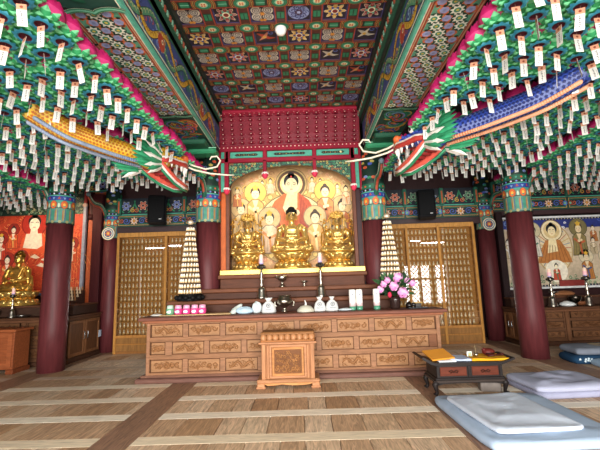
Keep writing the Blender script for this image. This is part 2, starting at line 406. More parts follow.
# ---------------------------------------------------------------- coffered ceiling between the two great beams
def build_ceiling():
    X0, X1, Y0, Y1, Z = -1.66, 1.27, 1.9, 7.25, 4.95
    pitch = 0.4725; rows = 0.465
    xs = [-1.62 + pitch*i for i in range(7)]; ys = [7.02 - rows*j for j in range(12)]
    back = MB(hexc('33251f')); back.box(X0, Y0, Z+0.032, X1, Y1, Z+0.2)
    o = tag(back.build('ceiling', M['paint']), kind='structure')
    g = MB(hexc('4f2822'))
    for x in xs: g.box(x-0.075, Y0, Z+0.0, x+0.075, Y1, Z+0.032)
    for y in ys: g.box(X0, y-0.075, Z+0.002, X1, y+0.075, Z+0.032)
    g.box(X0, Y0-0.1, Z-0.02, X1, Y0, Z+0.2)
    # painted faces look down: U = +x, V = -y gives a normal of -z
    d = Deco(g, (0, 0, Z), (1, 0, 0), (0, -1, 0), 0.0012)
    E = {'o': hexc('b07a42'), 'g': hexc('2c7a58'), 'dg': hexc('153a2c'), 'lg': hexc('7cc0a0')}
    for x in xs:
        for y in ys:
            v = -y
            for (r, c, l) in ((0.112, E['o'], 1), (0.104, E['dg'], 2), (0.096, E['g'], 3), (0.066, E['dg'], 4), (0.061, E['lg'], 5), (0.045, hexc('e8d9a8'), 6)):
                d.disc(x, v, r, c, l, 18, 1.0, 0.8)
            for a0 in (0, pi):
                for q, cc in ((0.15, hexc('b8703a')), (0.138, E['dg']), (0.132, hexc('c9a05a'))): d.ring(x, v, q-0.010, q, cc, 1.5, 6, a0-0.55, a0+0.55)
            for sx in (-1, 1):
                for sy in (-1, 1): d.rect(x+sx*0.016-0.011, v+sy*0.013-0.009, x+sx*0.016+0.011, v+sy*0.013+0.009, hexc('b8412c'), 9)
    for i, x in enumerate(xs):
        for y in ys[:-1]:
            v = -y + rows/2
            d.rect(x-0.075, v-0.155, x-0.058, v+0.155, hexc('9a4030'), 1); d.rect(x+0.058, v-0.155, x+0.075, v+0.155, hexc('9a4030'), 1); d.rect(x-0.054, v-0.07, x+0.054, v+0.07, E['dg'], 1); d.rect(x-0.046, v-0.055, x+0.046, v+0.055, E['g'], 2); d.rect(x-0.006, v-0.05, x+0.006, v+0.05, E['dg'], 3)
    for y in ys:
        for x in xs[:-1]:
            u = x + pitch/2; v = -y
            d.rect(u-0.16, v-0.075, u+0.16, v-0.058, hexc('9a4030'), 1); d.rect(u-0.16, v+0.058, u+0.16, v+0.075, hexc('9a4030'), 1); d.rect(u-0.078, v-0.05, u+0.078, v+0.05, E['dg'], 1); d.rect(u-0.055, v-0.045, u+0.055, v+0.045, E['g'], 2); d.rect(u-0.055, v-0.006, u+0.055, v+0.006, E['lg'], 3)
    g.build('coffer_lattice', M['paint'], o)
    # painted panels
    pnl = MB(hexc('2b2238')); r = random.Random(3)
    d = Deco(pnl, (0, 0, Z+0.031), (1, 0, 0), (0, -1, 0), 0.0012)
    for i in range(6):
        for j in range(11):
            u = xs[i]+pitch/2; v = -ys[j]+rows/2
            d.rect(u-0.16, v-0.155, u+0.16, v+0.155, hexc('2a2433'), 1)
            d.frame(u-0.16, v-0.155, u+0.16, v+0.155, 0.014, hexc('4a4a80'), 2)
            kind = (i*2 + j*3 + r.randrange(2)) % 6
            if kind in (0, 1):
                c1, c2 = [(hexc('b8452f'), hexc('7d92c8')), (hexc('4a5fae'), hexc('d8a04a')), (hexc('d6a63e'), hexc('33458f')), (hexc('8f3030'), hexc('58a08c'))][r.randrange(4)]
                d.flower(u, v, 0.15, 8, CRM, 2); d.flower(u, v, 0.138, 8, c1, 3); d.flower(u, v, 0.09, 6, c2, 4); d.disc(u, v, 0.05, CRM, 5); d.disc(u, v, 0.035, hexc('7a2a28'), 6)
                for k in range(8):
                    d.disc(u+0.105*cos(k*pi/4), v+0.105*sin(k*pi/4), 0.018, mix(c1, (1,1,1), 0.35), 5, 8)
            elif kind in (2, 3):
                for sx in (-1, 1):
                    for sy in (-1, 1):
                        d.disc(u+sx*0.075, v+sy*0.06, 0.07, hexc('cfc6b4'), 2); d.spiral(u+sx*0.075, v+sy*0.06, 0.066, 2.2, 0.013, hexc('5a5560'), 3, 0.8, sx)
                d.flower(u, v, 0.04, 6, hexc('d08c3c'), 4)
                for sx in (-1, 1): d.disc(u+sx*0.02, v-0.12, 0.026, hexc('d08c3c'), 4, 8)
            elif kind == 4:
                d.disc(u, v, 0.14, hexc('8b97c4'), 2, 16, 1, 0.95)
                for k in range(7): d.spiral(u+0.085*cos(k*0.9), v+0.085*sin(k*0.9), 0.045, 1.3, 0.012, hexc('32396e'), 3, k)
                d.disc(u, v, 0.05, hexc('4b3450'), 3); d.flower(u, v, 0.03, 5, hexc('a6b4dc'), 4)
            else:
                c = hexc('b9b2a4') if r.random() < 0.5 else hexc('a8402e')
                d.stroke([(u-0.12, v+0.07), (u-0.03, v+0.01), (u+0.05, v-0.04), (u+0.13, v-0.03)], [0.015, 0.07, 0.05, 0.01], c, 2)
                d.stroke([(u-0.1, v-0.08), (u-0.02, v-0.01), (u+0.03, v+0.09)], [0.01, 0.06, 0.02], mix(c, CRM, 0.4), 3)
                d.spiral(u+0.08, v+0.08, 0.06, 1.4, 0.016, hexc('556bb0'), 2); d.disc(u-0.02, v-0.01, 0.026, hexc('d2a548'), 4)
    pnl.build('painted_panels', M['paint'], o)
    # dark dentil moulding where the ceiling meets the beams and the shrine
    mo = MB(hexc('1f3a2e'))
    for sx, xx in ((1, X0), (-1, X1)):
        for k, (t, z, c) in enumerate(((0.05, 4.62, hexc('1c2a24')), (0.09, 4.74, hexc('2a5a46')), (0.13, 4.86, hexc('182620')))):
            a, b = sorted((xx, xx+sx*t)); mo.box(a, Y0, z, b, Y1, z+0.11, c)
        for k in range(60):
            y = Y0 + 0.05 + k*0.088; a, b = sorted((xx+sx*0.09, xx+sx*0.105)); mo.box(a, y, 4.765, b, y+0.045, 4.83, hexc('79a890') if k % 2 else hexc('a2513a'))
    mo.build('dentil_moulding', M['paint'], o)
build_ceiling()

# ---------------------------------------------------------------- great painted beams
def arcs_fill(d, u0, v0, u1, v1, seed, l=1, n=26):
    """the flowing cloud-and-arc ornament of the beam ends"""
    r = random.Random(seed); pal = [ORG, TEAL, BLU, GRN, PNK, LBLU, hexc('b9503a'), DGRN, YEL]
    d.rect(u0, v0, u1, v1, hexc('2b4f44'), l)
    W, H = u1-u0, v1-v0; R_ = min(W, H)
    for k in range(n):
        rad = r.uniform(0.10, 0.2)*min(1, R_/0.5)
        u = r.uniform(u0+rad, u1-rad); v = r.uniform(v0+rad, v1-rad); a = r.uniform(0, 6.3); span = r.uniform(2.2, 4.2); i0 = r.randrange(9)
        for q in range(4):
            ro = rad*(1-q*0.22); c = pal[(i0+q*2) % 9]
            d.ring(u, v, ro*0.80, ro, c, l+1+k*0.3+q*0.05, 10, a, a+span)
            d.ring(u, v, ro*0.77, ro*0.80, BLK, l+1.02+k*0.3+q*0.05, 10, a, a+span)
        d.disc(u, v, rad*0.16, pal[(i0+5) % 9], l+1.25+k*0.3, 8)

def build_beam(side):
    L = side < 0
    xo, xi = (-2.2, -1.61) if L else (1.85, 1.25)          # outer, inner face
    y0, y1, z0, z1 = 1.6, 7.2, 4.1, 5.0
    b = thing('ceiling_beam', ('great painted beam left of the coffered ceiling, running in to the left shrine pillar' if L else
              'great painted beam right of the coffered ceiling, running in to the right shrine pillar'), 'beam', ((xo+xi)/2, y0, z0), group='great painted beams')
    cx = (xo+xi)/2
    def loc(mb): mb.M = Matrix.Translation((-cx, -y0, -z0)); return mb
    body = loc(MB(hexc('241c18'))); xa, xb = min(xo, xi), max(xo, xi)
    body.box(xa, y0, z0, xb, y1, z1, hexc('1d1a18'), 0.03)
    body.build('beam_body', M['paint'], b)
    # underside
    us = loc(MB()); d = Deco(us, (xa, 0, z0-0.001), (1, 0, 0), (0, -1, 0), 0.0008); W = xb-xa
    ya, yb = 3.22, 5.45
    d.rect(0.0, -y1+0.02, W, -y0-0.02, hexc('2c3a34'), 0.5)
    d.rect(0.03, -yb, W-0.03, -ya, hexc('cfc3a4'), 1)
    # hexagon lattice with white flowers, orange cells and violet diamonds
    r = 0.15; ny = int((yb-ya)/(r*0.8))
    d.rect(0.085, -yb, W-0.085, -ya, hexc('62a486'), 2)
    for j in range(ny+1):
        v = -yb + 0.06 + j*(yb-ya-0.1)/ny
        for i in range(4):
            u = 0.14 + (i + (0.5 if j % 2 else 0))*(W-0.28)/2.5
            if u < 0.09 or u > W-0.08: continue
            if (2*i + j % 2 + j) % 4 == 0:
                d.disc(u, v, 0.084, hexc('1f4d3c'), 3.5, 10); d.star(u, v, 0.078, 8, hexc('f6f6e4'), 4, 0.6); d.disc(u, v, 0.036, hexc('4a9a78'), 5, 8); d.disc(u, v, 0.017, hexc('e8cf60'), 6, 6)
            else:
                d.disc(u, v, 0.074, hexc('e07c50'), 3, 6); d.disc(u, v, 0.05, hexc('a0a8d0'), 3.2, 6); d.disc(u, v, 0.02, hexc('8c96c4'), 3.4, 6)
        for i in range(6):
            u = 0.12 + i*(W-0.24)/5; d.disc(u, v+0.06, 0.022, hexc('d0673f') if (i+j) % 2 else hexc('2a5c48'), 3, 6)
    for uu, c in ((0.02, hexc('d4d0b0')), (0.03, hexc('d9694a')), (0.052, hexc('e9b28e')), (0.062, hexc('d9694a'))):
        d.rect(uu, -yb, uu+0.02, -ya, c, 6); d.rect(W-uu-0.02, -yb, W-uu, -ya, c, 6)
    arcs_fill(d, 0.01, -ya+0.04, W-0.01, -y0-0.03, 11+side, 3, 30)
    arcs_fill(d, 0.01, -y1+0.03, W-0.01, -yb-0.03, 17+side, 3, 40)
    for vv, sg in ((-ya, 1), (-yb, -1)):     # scalloped borders
        for (wd, c, l) in ((0.10, BLK, 26), (0.085, hexc('d9dfc4'), 26.5), (0.075, hexc('2f7a58'), 27), (0.03, hexc('7cc0a0'), 27.5)):
            d.stroke([(0.01 + W*0.98*k/16, vv + sg*0.045*abs(sin(pi*k/16*2))**0.7) for k in range(17)], wd*0.7, c, l)
    us.build('underside_painting', M['paint'], b)
    # teal arris along the inner edge
    ar = loc(MB(hexc('5fb79e'))); s = 1 if L else -1
    xx = xi
    pr = [(xx-0.018*s, z0-0.018), (xx+0.01*s, z0-0.018), (xx+0.014*s, z0+0.03), (xx-0.018*s, z0+0.03)]
    if not L: pr = pr[::-1]
    ar.prism(pr, 'y', y0, y1-0.4)
    ar.box(min(xx-0.028*s, xx-0.018*s), y0, z0-0.02, max(xx-0.028*s, xx-0.018*s), y1-0.4, z0-0.001, hexc('e9e4cc'))
    ar.build('teal_arris', M['paint'], b)
    # inner side: a long painted dragon among clouds
    sd = loc(MB())
    if L: d = Deco(sd, (xi+0.001, 0, z0+0.05), (0, 1, 0), (0, 0, 1), 0.0008); Y = lambda t: t
    else: d = Deco(sd, (xi-0.001, 0, z0+0.05), (0, -1, 0), (0, 0, 1), 0.0008); Y = lambda t: -t
    H = 0.47
    def P(y, v): return (Y(y), v)
    ua, ub = sorted((Y(y0), Y(y1)))
    d.rect(ua, 0, ub, H, hexc('3d4f8c'), 0.5)
    r = random.Random(5+side)
    for k in range(110):
        y = r.uniform(y0+0.1, y1-0.1); v = r.uniform(0.05, H-0.05); c = [hexc('6f86c4'), hexc('2d7a62'), hexc('b9503a'), hexc('8fb0c8'), hexc('c9a04a'), hexc('1d2f55')][r.randrange(6)]
        d.spiral(Y(y), v, r.uniform(0.04, 0.1), r.uniform(0.8, 1.6), r.uniform(0.012, 0.03), c, 1+k*0.02, r.uniform(0, 6), r.choice((1, -1)), 9)
    for ph, col, c2 in ((0.0, hexc('d6ab3a'), hexc('8a5a20')), (2.2, hexc('4f8f6c'), hexc('c9c48a'))):
        pts = [P(y0 + 0.2 + (y1-y0-0.5)*k/70, H/2 + 0.14*sin(ph + k*0.42)) for k in range(71)]
        d.stroke(pts, [0.13 - 0.05*abs(sin(k*0.04)) for k in range(71)], BLK, 4); d.stroke(pts, [0.115 - 0.05*abs(sin(k*0.04)) for k in range(71)], col, 5)
        for k in range(1, 70): d.ring(pts[k][0], pts[k][1], 0.02, 0.032, c2, 6, 6, 0, pi)
    for y in (4.1, 5.9, 6.4): 
        d.disc(Y(y), H*0.45, 0.11, hexc('b5452f'), 7, 12); d.star(Y(y), H*0.45, 0.13, 9, hexc('e6dcc4'), 6.5, 0.6); d.disc(Y(y)+0.03, H*0.5, 0.03, CRM, 8); d.disc(Y(y)+0.03, H*0.5, 0.014, BLK, 9, 8)
    for vv, c in ((0.0, BLK), (0.012, hexc('d9dfc4')), (H-0.03, hexc('2f7a58')), (H-0.006, BLK)): d.rect(ua, vv, ub, vv+(0.024 if c != BLK else 0.012), c, 9.5)
    sd.build('dragon_painting', M['paint'], b)
    # bracket under the beam end
    br = loc(MB(hexc('24694c')))
    br.box(cx-0.24, 6.35, z0-0.12, cx+0.24, y1, z0-0.03, hexc('1f5a42'), 0.02); br.box(cx-0.36, 6.62, z0-0.2, cx+0.36, 6.9, z0-0.1, hexc('2f8f63'), 0.03)
    br.box(cx-0.37, 6.61, z0-0.115, cx+0.37, 6.625, z0-0.1, hexc('8fd0b0'))
    br.build('beam_bracket', M['paint'], b)
build_beam(-1); build_beam(1)

# ---------------------------------------------------------------- pillars
def cap_pattern(mb, r, z0, z1):
    """painted capital wrapped round the shaft; z0..z1"""
    n = 40; H = z1-z0; R1 = r+0.008
    def ringband(a, b, c, rr=R1): mb.lathe([(rr, z0+a*H), (rr, z0+b*H)], n, col=c, cap=False)
    def patch(t, v, du, dv, c, l=1, m=8, a=0):
        rr = R1 + 0.0015*l
        mb.poly([(rr*cos(t+du*cos(2*pi*k/m+a)/rr), rr*sin(t+du*cos(2*pi*k/m+a)/rr), z0+H*v+dv*sin(2*pi*k/m+a)) for k in range(m)], c, False)
    ringband(0, 0.03, BLK); ringband(0.03, 0.42, hexc('568a7b')); ringband(0.42, 0.44, BLK); ringband(0.44, 0.60, hexc('5f8f7c')); ringband(0.60, 0.64, hexc('3aa08a'))
    ringband(0.64, 0.76, hexc('2a3f94')); ringband(0.76, 0.79, hexc('4fb097')); ringband(0.79, 0.86, BLK); ringband(0.86, 1.0, hexc('24694c'))
    k = 12
    for i in range(k):
        t = 2*pi*i/k
        patch(t, 0.22, 0.035, 0.19*H, hexc('3f8a74'), 1); patch(t+pi/k, 0.24, 0.012, 0.19*H, hexc('a09a68'), 1); patch(t+pi/k+0.08, 0.22, 0.010, 0.17*H, hexc('4a6a8c'), 1); patch(t+pi/k-0.08, 0.22, 0.010, 0.17*H, hexc('b06a3a'), 1)
        patch(t, 0.05, 0.03, 0.03, hexc('a09a68'), 2)
    for i in range(8):
        t = 2*pi*i/8
        patch(t, 0.52, 0.066, 0.075*H+0.03, hexc('8a3a22'), 1, 12); patch(t, 0.52, 0.058, 0.075*H+0.022, hexc('e06a32'), 2, 12); patch(t, 0.52, 0.026, 0.03, hexc('f0b84a'), 3, 8)
        patch(t+pi/8, 0.5, 0.02, 0.05, hexc('c8dcc0'), 2, 6)
    for i in range(16):
        t = 2*pi*i/16
        patch(t, 0.70, 0.03, 0.035, hexc('b8402e') if i % 2 else hexc('7fa6d8'), 1, 3, pi/2 if i % 2 else -pi/2); patch(t, 0.825, 0.018, 0.018, hexc('6f8fe0') if i % 2 else hexc('dfe6f4'), 1, 8)
        patch(t, 0.93, 0.022, 0.02, [hexc('d9603a'), hexc('4fb097')][i % 2], 1, 8)

def wing(mb, ang, r, z):
    """curved bracket arm springing from the capital"""
    dx, dy = cos(ang), sin(ang)
    pts = [(dx*(r-0.03+0.5*t), dy*(r-0.03+0.5*t), z-0.25+0.55*t**0.8+0.08*sin(t*6)) for t in [k/10 for k in range(11)]]
    mb.tube(pts, [0.055-0.022*k/10 for k in range(11)], 6, hexc('2a6a54'))
    mb.tube([(p[0], p[1], p[2]-0.06) for p in pts], [0.03-0.008*k/10 for k in range(11)], 6, hexc('b8503a'))
    mb.tube([(p[0]-dy*0.04, p[1]+dx*0.04, p[2]) for p in pts], 0.012, 5, hexc('a8b09a')); mb.tube([(p[0]+dy*0.04, p[1]-dx*0.04, p[2]) for p in pts], 0.008, 5, hexc('a8b09a'))
    mb.ell(pts[-1], (0.055, 0.055, 0.055), 8, 6, hexc('7f9aa8'))

def pillar(x, y, r, zc0, zc1, label, wings=(), top=4.1, emblem=False, lean=0.0):
    p = thing('pillar', label, 'pillar', (x, y, 0), group='temple pillars')
    s = MB(hexc('5e2a2d')); s.lathe([(r*1.0, 0.0), (r*1.02, 0.8), (r, 1.8), (r*0.985, zc0)], 40)
    s.build('shaft', M['shaft'], p)
    c = MB(); cap_pattern(c, r, zc0, zc1); c.lathe([(r*1.02, zc1-0.003), (r*1.0, zc1+0.04), (r*0.9, top)], 32, col=hexc('1c3a30'))
    rr_ = random.Random(int(x*10)); pal = [hexc('3b55b0'), hexc('d9603a'), hexc('2f8f63'), hexc('b8a850'), hexc('7d92c8')]
    for k in range(46):
        a = rr_.uniform(0, 6.283); zz = rr_.uniform(zc1+0.06, top-0.06); R2 = r*(1.0-0.1*(zz-zc1)/(top-zc1))+0.004
        c.poly([(R2*cos(a+0.05*cos(q)/r), R2*sin(a+0.05*cos(q)/r), zz+0.03*sin(q)) for q in [pi*m/4 for m in range(8)]], pal[k % 5], False)
    c.build('painted_capital', M['paint'], p)
    if wings:
        for a in wings:
            w_ = MB(); wing(w_, a, r, zc1+0.02); w_.build('bracket_arm', M['paint'], p)
    if emblem:
        e = MB(); d = Deco(e, (0, -r-0.012, zc0+0.12), (1, 0, 0), (0, 0, 1))
        for rr, cc, l in ((0.17, BLK, 1), (0.16, CRM, 2), (0.135, hexc('5a8fae'), 3), (0.11, CRM, 4), (0.09, hexc('3a5f8a'), 5)): d.disc(0, 0, rr, cc, l, 20)
        d.flower(0, 0, 0.075, 6, hexc('d9693a'), 6); d.disc(0, 0, 0.03, hexc('f0c060'), 7)
        e.build('round_emblem', M['paint'], p)
    return p
pillar(-4.87, 7.48, 0.235, 2.80, 3.52, 'dark red pillar standing before the left side altar and the orange painting', (R(-150),))
pillar(4.25, 7.42, 0.235, 2.72, 3.46, 'dark red pillar standing before the right side altar, beside the folded cushions', (R(-30),))
pillar(-1.88, 7.45, 0.235, 2.72, 3.45, 'dark red pillar at the left edge of the golden shrine', (R(-95),))
pillar(1.42, 7.45, 0.235, 2.66, 3.38, 'dark red pillar at the right edge of the golden shrine', (R(-85),))
pillar(-4.86, 9.55, 0.2, 2.75, 3.5, 'dark rear pillar at the left edge of the left figure case', (R(-120),), emblem=True)
pillar(4.6, 9.55, 0.2, 2.68, 3.45, 'dark rear pillar at the right edge of the right figure case', (R(-60),), emblem=True)

# ---------------------------------------------------------------- painted boards and lintels over the figure cases and side altars
def lintel(x0, x1, y, z0, z1, z2, label, seed):
    t = thing('painted_lintel', label, 'lintel', ((x0+x1)/2, y, z0), group='painted lintels along the back'); cx = (x0+x1)/2
    a = MB(hexc('3a2420')); a.M = Matrix.Translation((-cx, -y, -z0)); a.box(x0, y, z0, x1, y+0.25, z1, hexc('3b2527'), 0.01)
    a.build('dark_rail', M['paint'], t)
    bM = MB(); bM.M = a.M; bM.box(x0, y+0.02, z1, x1, y+0.22, z2, hexc('1c4438'))
    d = Deco(bM, (x0, y+0.018, z1), (1, 0, 0), (0, 0, 1), 0.0009); W = x1-x0; H = z2-z1; r = random.Random(seed)
    h1 = H*0.42
    n = max(2, round(W/0.95)); cw = W/n
    for i in range(n):
        u = i*cw
        d.rect(u+0.02, 0.03, u+cw-0.02, h1-0.02, hexc('1d2b2a'), 1); d.frame(u+0.03, 0.04, u+cw-0.03, h1-0.03, 0.012, hexc('c9a25a'), 2); d.frame(u+0.055, 0.065, u+cw-0.055, h1-0.055, 0.016, hexc('2f7a5c'), 2)
        c = u+cw/2; hh = h1/2
        d.flower(c, hh, 0.11, 8, hexc('d88a6a'), 3); d.flower(c, hh, 0.085, 8, hexc('d9dfc4'), 4); d.flower(c, hh, 0.055, 6, hexc('b8402e'), 5); d.disc(c, hh, 0.025, YEL, 6, 8)
        for sx in (-1, 1):
            d.spiral(c+sx*0.2, hh, 0.09, 1.5, 0.018, hexc('4f66b8'), 3, 0.4, sx); d.spiral(c+sx*0.32, hh+0.01, 0.07, 1.4, 0.016, hexc('d0673f'), 3, 2.4, -sx)
            d.ring(c+sx*0.41, hh, 0.035, 0.06, hexc('4a7ad0') if i % 2 else hexc('8a3a30'), 3); d.disc(c+sx*0.41, hh, 0.03, hexc('7cc0a0'), 3, 8)
    m = n*2; cw2 = W/m
    d.rect(0, h1, W, H, hexc('1a2430'), 1); d.rect(0, h1-0.005, W, h1+0.02, hexc('4fb097'), 2)
    for i in range(m):
        c = (i+0.5)*cw2; v = h1+(H-h1)*0.5
        col = [hexc('4f66b8'), hexc('c4503a'), hexc('2f7a5c')][i % 3]
        d.flower(c, v+0.02, 0.13, 6, hexc('d9dfc4'), 2); d.flower(c, v+0.02, 0.118, 6, col, 3); d.flower(c, v+0.02, 0.07, 6, mix(col, CRM, 0.5), 4); d.disc(c, v+0.02, 0.03, hexc('2a2433'), 5, 8)
        for sx in (-1, 1):
            d.stroke([(c+sx*0.05, v-0.15), (c+sx*0.14, v-0.08), (c+sx*0.2, v+0.04), (c+sx*0.23, v+0.16)], [0.03, 0.035, 0.03, 0.015], hexc('2f8f63'), 3)
            d.spiral(c+sx*0.17, v-0.09, 0.065, 1.4, 0.02, [hexc('d8a23c'), hexc('c8653c')][i % 2], 4, 1.2, sx)
    # carved bracket blocks standing proud of the boards
    for i in range(n+1):
        u = min(max(x0+i*cw, x0+0.06), x1-0.06); bM.box(u-0.05, y-0.06, z1+h1, u+0.05, y+0.03, z2, hexc('2a6f58'), 0.015); bM.box(u-0.02, y-0.075, z1+h1+0.04, u+0.02, y-0.055, z2-0.08, hexc('c8653c'), 0.01)
    bM.build('painted_board', M['paint'], t)
lintel(-4.66, -2.1, 9.35, 2.86, 3.02, 3.75, 'painted lintel boards over the left figure case', 1)
lintel(1.64, 4.4, 9.35, 2.83, 3.0, 3.75, 'painted lintel boards over the right figure case', 2)
lintel(4.8, 9.6, 9.5, 3.02, 3.14, 3.9, 'painted lintel boards over the white-framed right painting', 3)
lintel(-9.6, -5.06, 9.75, 3.72, 3.84, 4.4, 'painted lintel boards over the orange left painting', 4)
# ================================================================ CENTRAL SHRINE
CX = -0.23
def build_shrine():
    t = thing('shrine_canopy', 'carved red canopy with rows of white dots framing the golden painting', 'canopy', (CX, 7.4, 0))
    hw = 1.44
    red = hexc('8f1a30'); dred = hexc('701426'); cr = hexc('f0dcc8'); teal = hexc('4aa48c')
    c = MB(red)
    c.box(-hw, -0.27, 4.86, hw, 0.05, 5.0, red, 0.012); c.box(-hw-0.0, -0.285, 4.90, hw, -0.26, 4.915, hexc('b03048')); c.box(-hw, -0.285, 4.955, hw, -0.26, 4.965, dred)
    for k in range(58): c.box(-hw+0.02+k*0.0495, -0.276, 4.873, -hw+0.036+k*0.0495, -0.26, 4.884, hexc('c88a84') if k % 2 else dred)
    c.build('cornice', M['lacquer'], t)
    lv = MB(dred)
    prof = [(-0.03, 4.28), (0.02, 4.28), (0.02, 4.87), (-0.24, 4.87), (-0.2, 4.7), (-0.10, 4.5)]
    lv.prism([(y, z) for y, z in prof][::-1], 'x', -hw+0.02, hw-0.02, hexc('7a1428'))
    lv.build('louver_board', M['lacquer'], t)
    n = 15
    for k in range(n):
        x = -hw+0.12 + k*(2*hw-0.24)/(n-1)
        b = MB(red)
        for j in range(7):
            f = j/6; y = -0.03 - 0.2*f**1.4; z = 4.32+0.5*f
            b.box(x-0.075, y-0.03, z, x+0.075, y+0.04, z+0.05, hexc('80162a'), 0.008)
            b.box(x-0.03, y-0.06, z-0.01, x+0.03, y+0.02, z+0.045, hexc('721225'), 0.01)
            b.box(x-0.007, y-0.064, z+0.01, x+0.007, y-0.058, z+0.024, cr)
            b.box(x+0.064, y-0.033, z+0.012, x+0.070, y-0.028, z+0.02, hexc('c88a84'))
        b.build('bracket_column', M['lacquer'], t)
    bm = MB(red); bm.box(-hw, -0.06, 4.17, hw, 0.06, 4.285, red, 0.01)
    for k in range(36): bm.box(-hw+0.03+k*0.08, -0.068, 4.235, -hw+0.05+k*0.08, -0.058, 4.252, cr)
    bm.build('dotted_beam', M['lacquer'], t)
    fr = MB(red); fr.box(-hw, -0.05, 3.94, hw, 0.03, 4.03, red, 0.01); fr.box(-hw+0.1, 0.0, 4.02, hw-0.1, 0.04, 4.18, dred)
    for a in (-hw+0.16, -0.53, 0.47, hw-0.22): fr.box(a, -0.05, 4.02, a+0.07, 0.03, 4.18, red)
    fr.build('frieze_rail', M['lacquer'], t)
    for i, (a, b) in enumerate(((-hw+0.24, -0.54), (-0.45, 0.46), (0.55, hw-0.23))):
        p = MB(teal); p.box(a, -0.02, 4.04, b, 0.01, 4.165, teal, 0.006)
        d = Deco(p, (0, -0.021, 4.1), (1, 0, 0), (0, 0, 1)); m = (a+b)/2; L = (b-a)*0.36
        d.poly([(m-L, 0), (m-L+0.04, 0.028), (m, 0.02), (m+L-0.04, 0.028), (m+L, 0), (m+L-0.04, -0.028), (m, -0.02), (m-L+0.04, -0.028)], hexc('14181a'), 1)
        for k in range(9): d.disc(m-L*0.8+k*L*0.2, 0.006*sin(k*2.1), 0.012, hexc('b8923a') if k % 2 else hexc('5a6a3a'), 2, 6)
        if i == 2: d.disc(b-0.17, 0, 0.022, hexc('f2e4a0'), 3, 8)
        p.build('pierced_frieze_panel', M['paint'], t)
    for s in (-1, 1):
        o = MB(red); x = s*(hw-0.025); o.box(x-0.025, -0.03, 3.3 if s > 0 else 3.2, x+0.025, 0.03, 4.18, red, 0.006); o.build('outer_post', M['lacquer'], t)
        q = MB(teal); x = s*(hw-0.09); q.box(x-0.038, -0.015, 3.35, x+0.038, 0.015, 4.18, teal, 0.004); q.build('teal_strip', M['paint'], t)
        o = MB(red); x = s*(hw-0.17); o.box(x-0.042, -0.05, 3.42, x+0.042, 0.04, 4.18, red, 0.008); o.build('inner_post', M['lacquer'], t)
        o = MB(hexc('5d2a22')); o.box(x-0.035, 0.06, 1.5, x+0.035, 0.16, 3.5, hexc('6a4030'), 0.008); x2 = s*(hw-0.08); o.box(x2-0.05, 0.1, 1.5, x2+0.05, 0.2, 3.4, hexc('c0602c') if s < 0 else hexc('3a2426'), 0.006); o.build('lower_post', M['lacquer'], t)
    for x in (-(hw-0.17), -0.5, 0.5, hw-0.17):
        if abs(x) < 1:
            o = MB(red); o.box(x-0.035, -0.05, 3.72, x+0.035, 0.03, 3.98, red, 0.008); o.build('hanging_post', M['lacquer'], t); z = 3.72
        else: z = 3.42
        b = MB(red)
        b.lathe([(0.03, 0.02), (0.055, 0.0), (0.066, -0.03)], 12, (x, -0.01, z), hexc('f0dfd4')); b.lathe([(0.066, -0.03), (0.062, -0.065), (0.045, -0.1), (0.012, -0.13)], 12, (x, -0.01, z), hexc('d83a58'))
        for k in range(8): b.ell((x+0.052*cos(k*pi/4), -0.01+0.052*sin(k*pi/4), z-0.02), (0.022, 0.022, 0.03), 6, 4, hexc('f4e8e0'))
        b.build('lotus_bud', M['lacquer'], t)
    # pierced green and gold fretwork under the rail
    f = MB(hexc('24443a'))
    lowz = lambda u: 3.34+0.53*math.sqrt(max(0, 1-(u/1.26)**2))
    n = 30; us = [-1.23+2.46*k/n for k in range(n+1)]
    for u0, u1 in zip(us, us[1:]): f.prism([(u0, lowz(u0)), (u1, lowz(u1)), (u1, 3.95), (u0, 3.95)], 'y', 0.02, 0.035, hexc('24443a'))
    d = Deco(f, (0, 0.019, 0), (1, 0, 0), (0, 0, 1)); r = random.Random(2)
    for i in range(44):
        for j in range(12):
            u = -1.21 + i*0.056 + r.uniform(-0.01, 0.01); v = 3.33 + j*0.054 + r.uniform(-0.01, 0.01)
            if v < lowz(u)+0.01: continue
            d.spiral(u, v, 0.027, 1.0, 0.012, [hexc('c9b45a'), hexc('4f9a70'), hexc('2f7a58'), hexc('b8703a'), hexc('8fbf8a')][r.randrange(5)], 1, r.uniform(0, 6), 1, 7)
    f.build('fretwork', M['paint'], t)
    # niche behind
    nb = MB(hexc('6b2324')); nb.box(-hw, 0.9, 1.5, hw, 0.95, 5.0); nb.box(-hw-0.03, 0.1, 1.5, -hw+0.03, 0.95, 5.0, hexc('8a3a2a')); nb.box(hw-0.03, 0.1, 1.5, hw+0.03, 0.95, 5.0, hexc('8a3a2a'))
    nb.build('niche', M['lacquer'], t)
build_shrine()

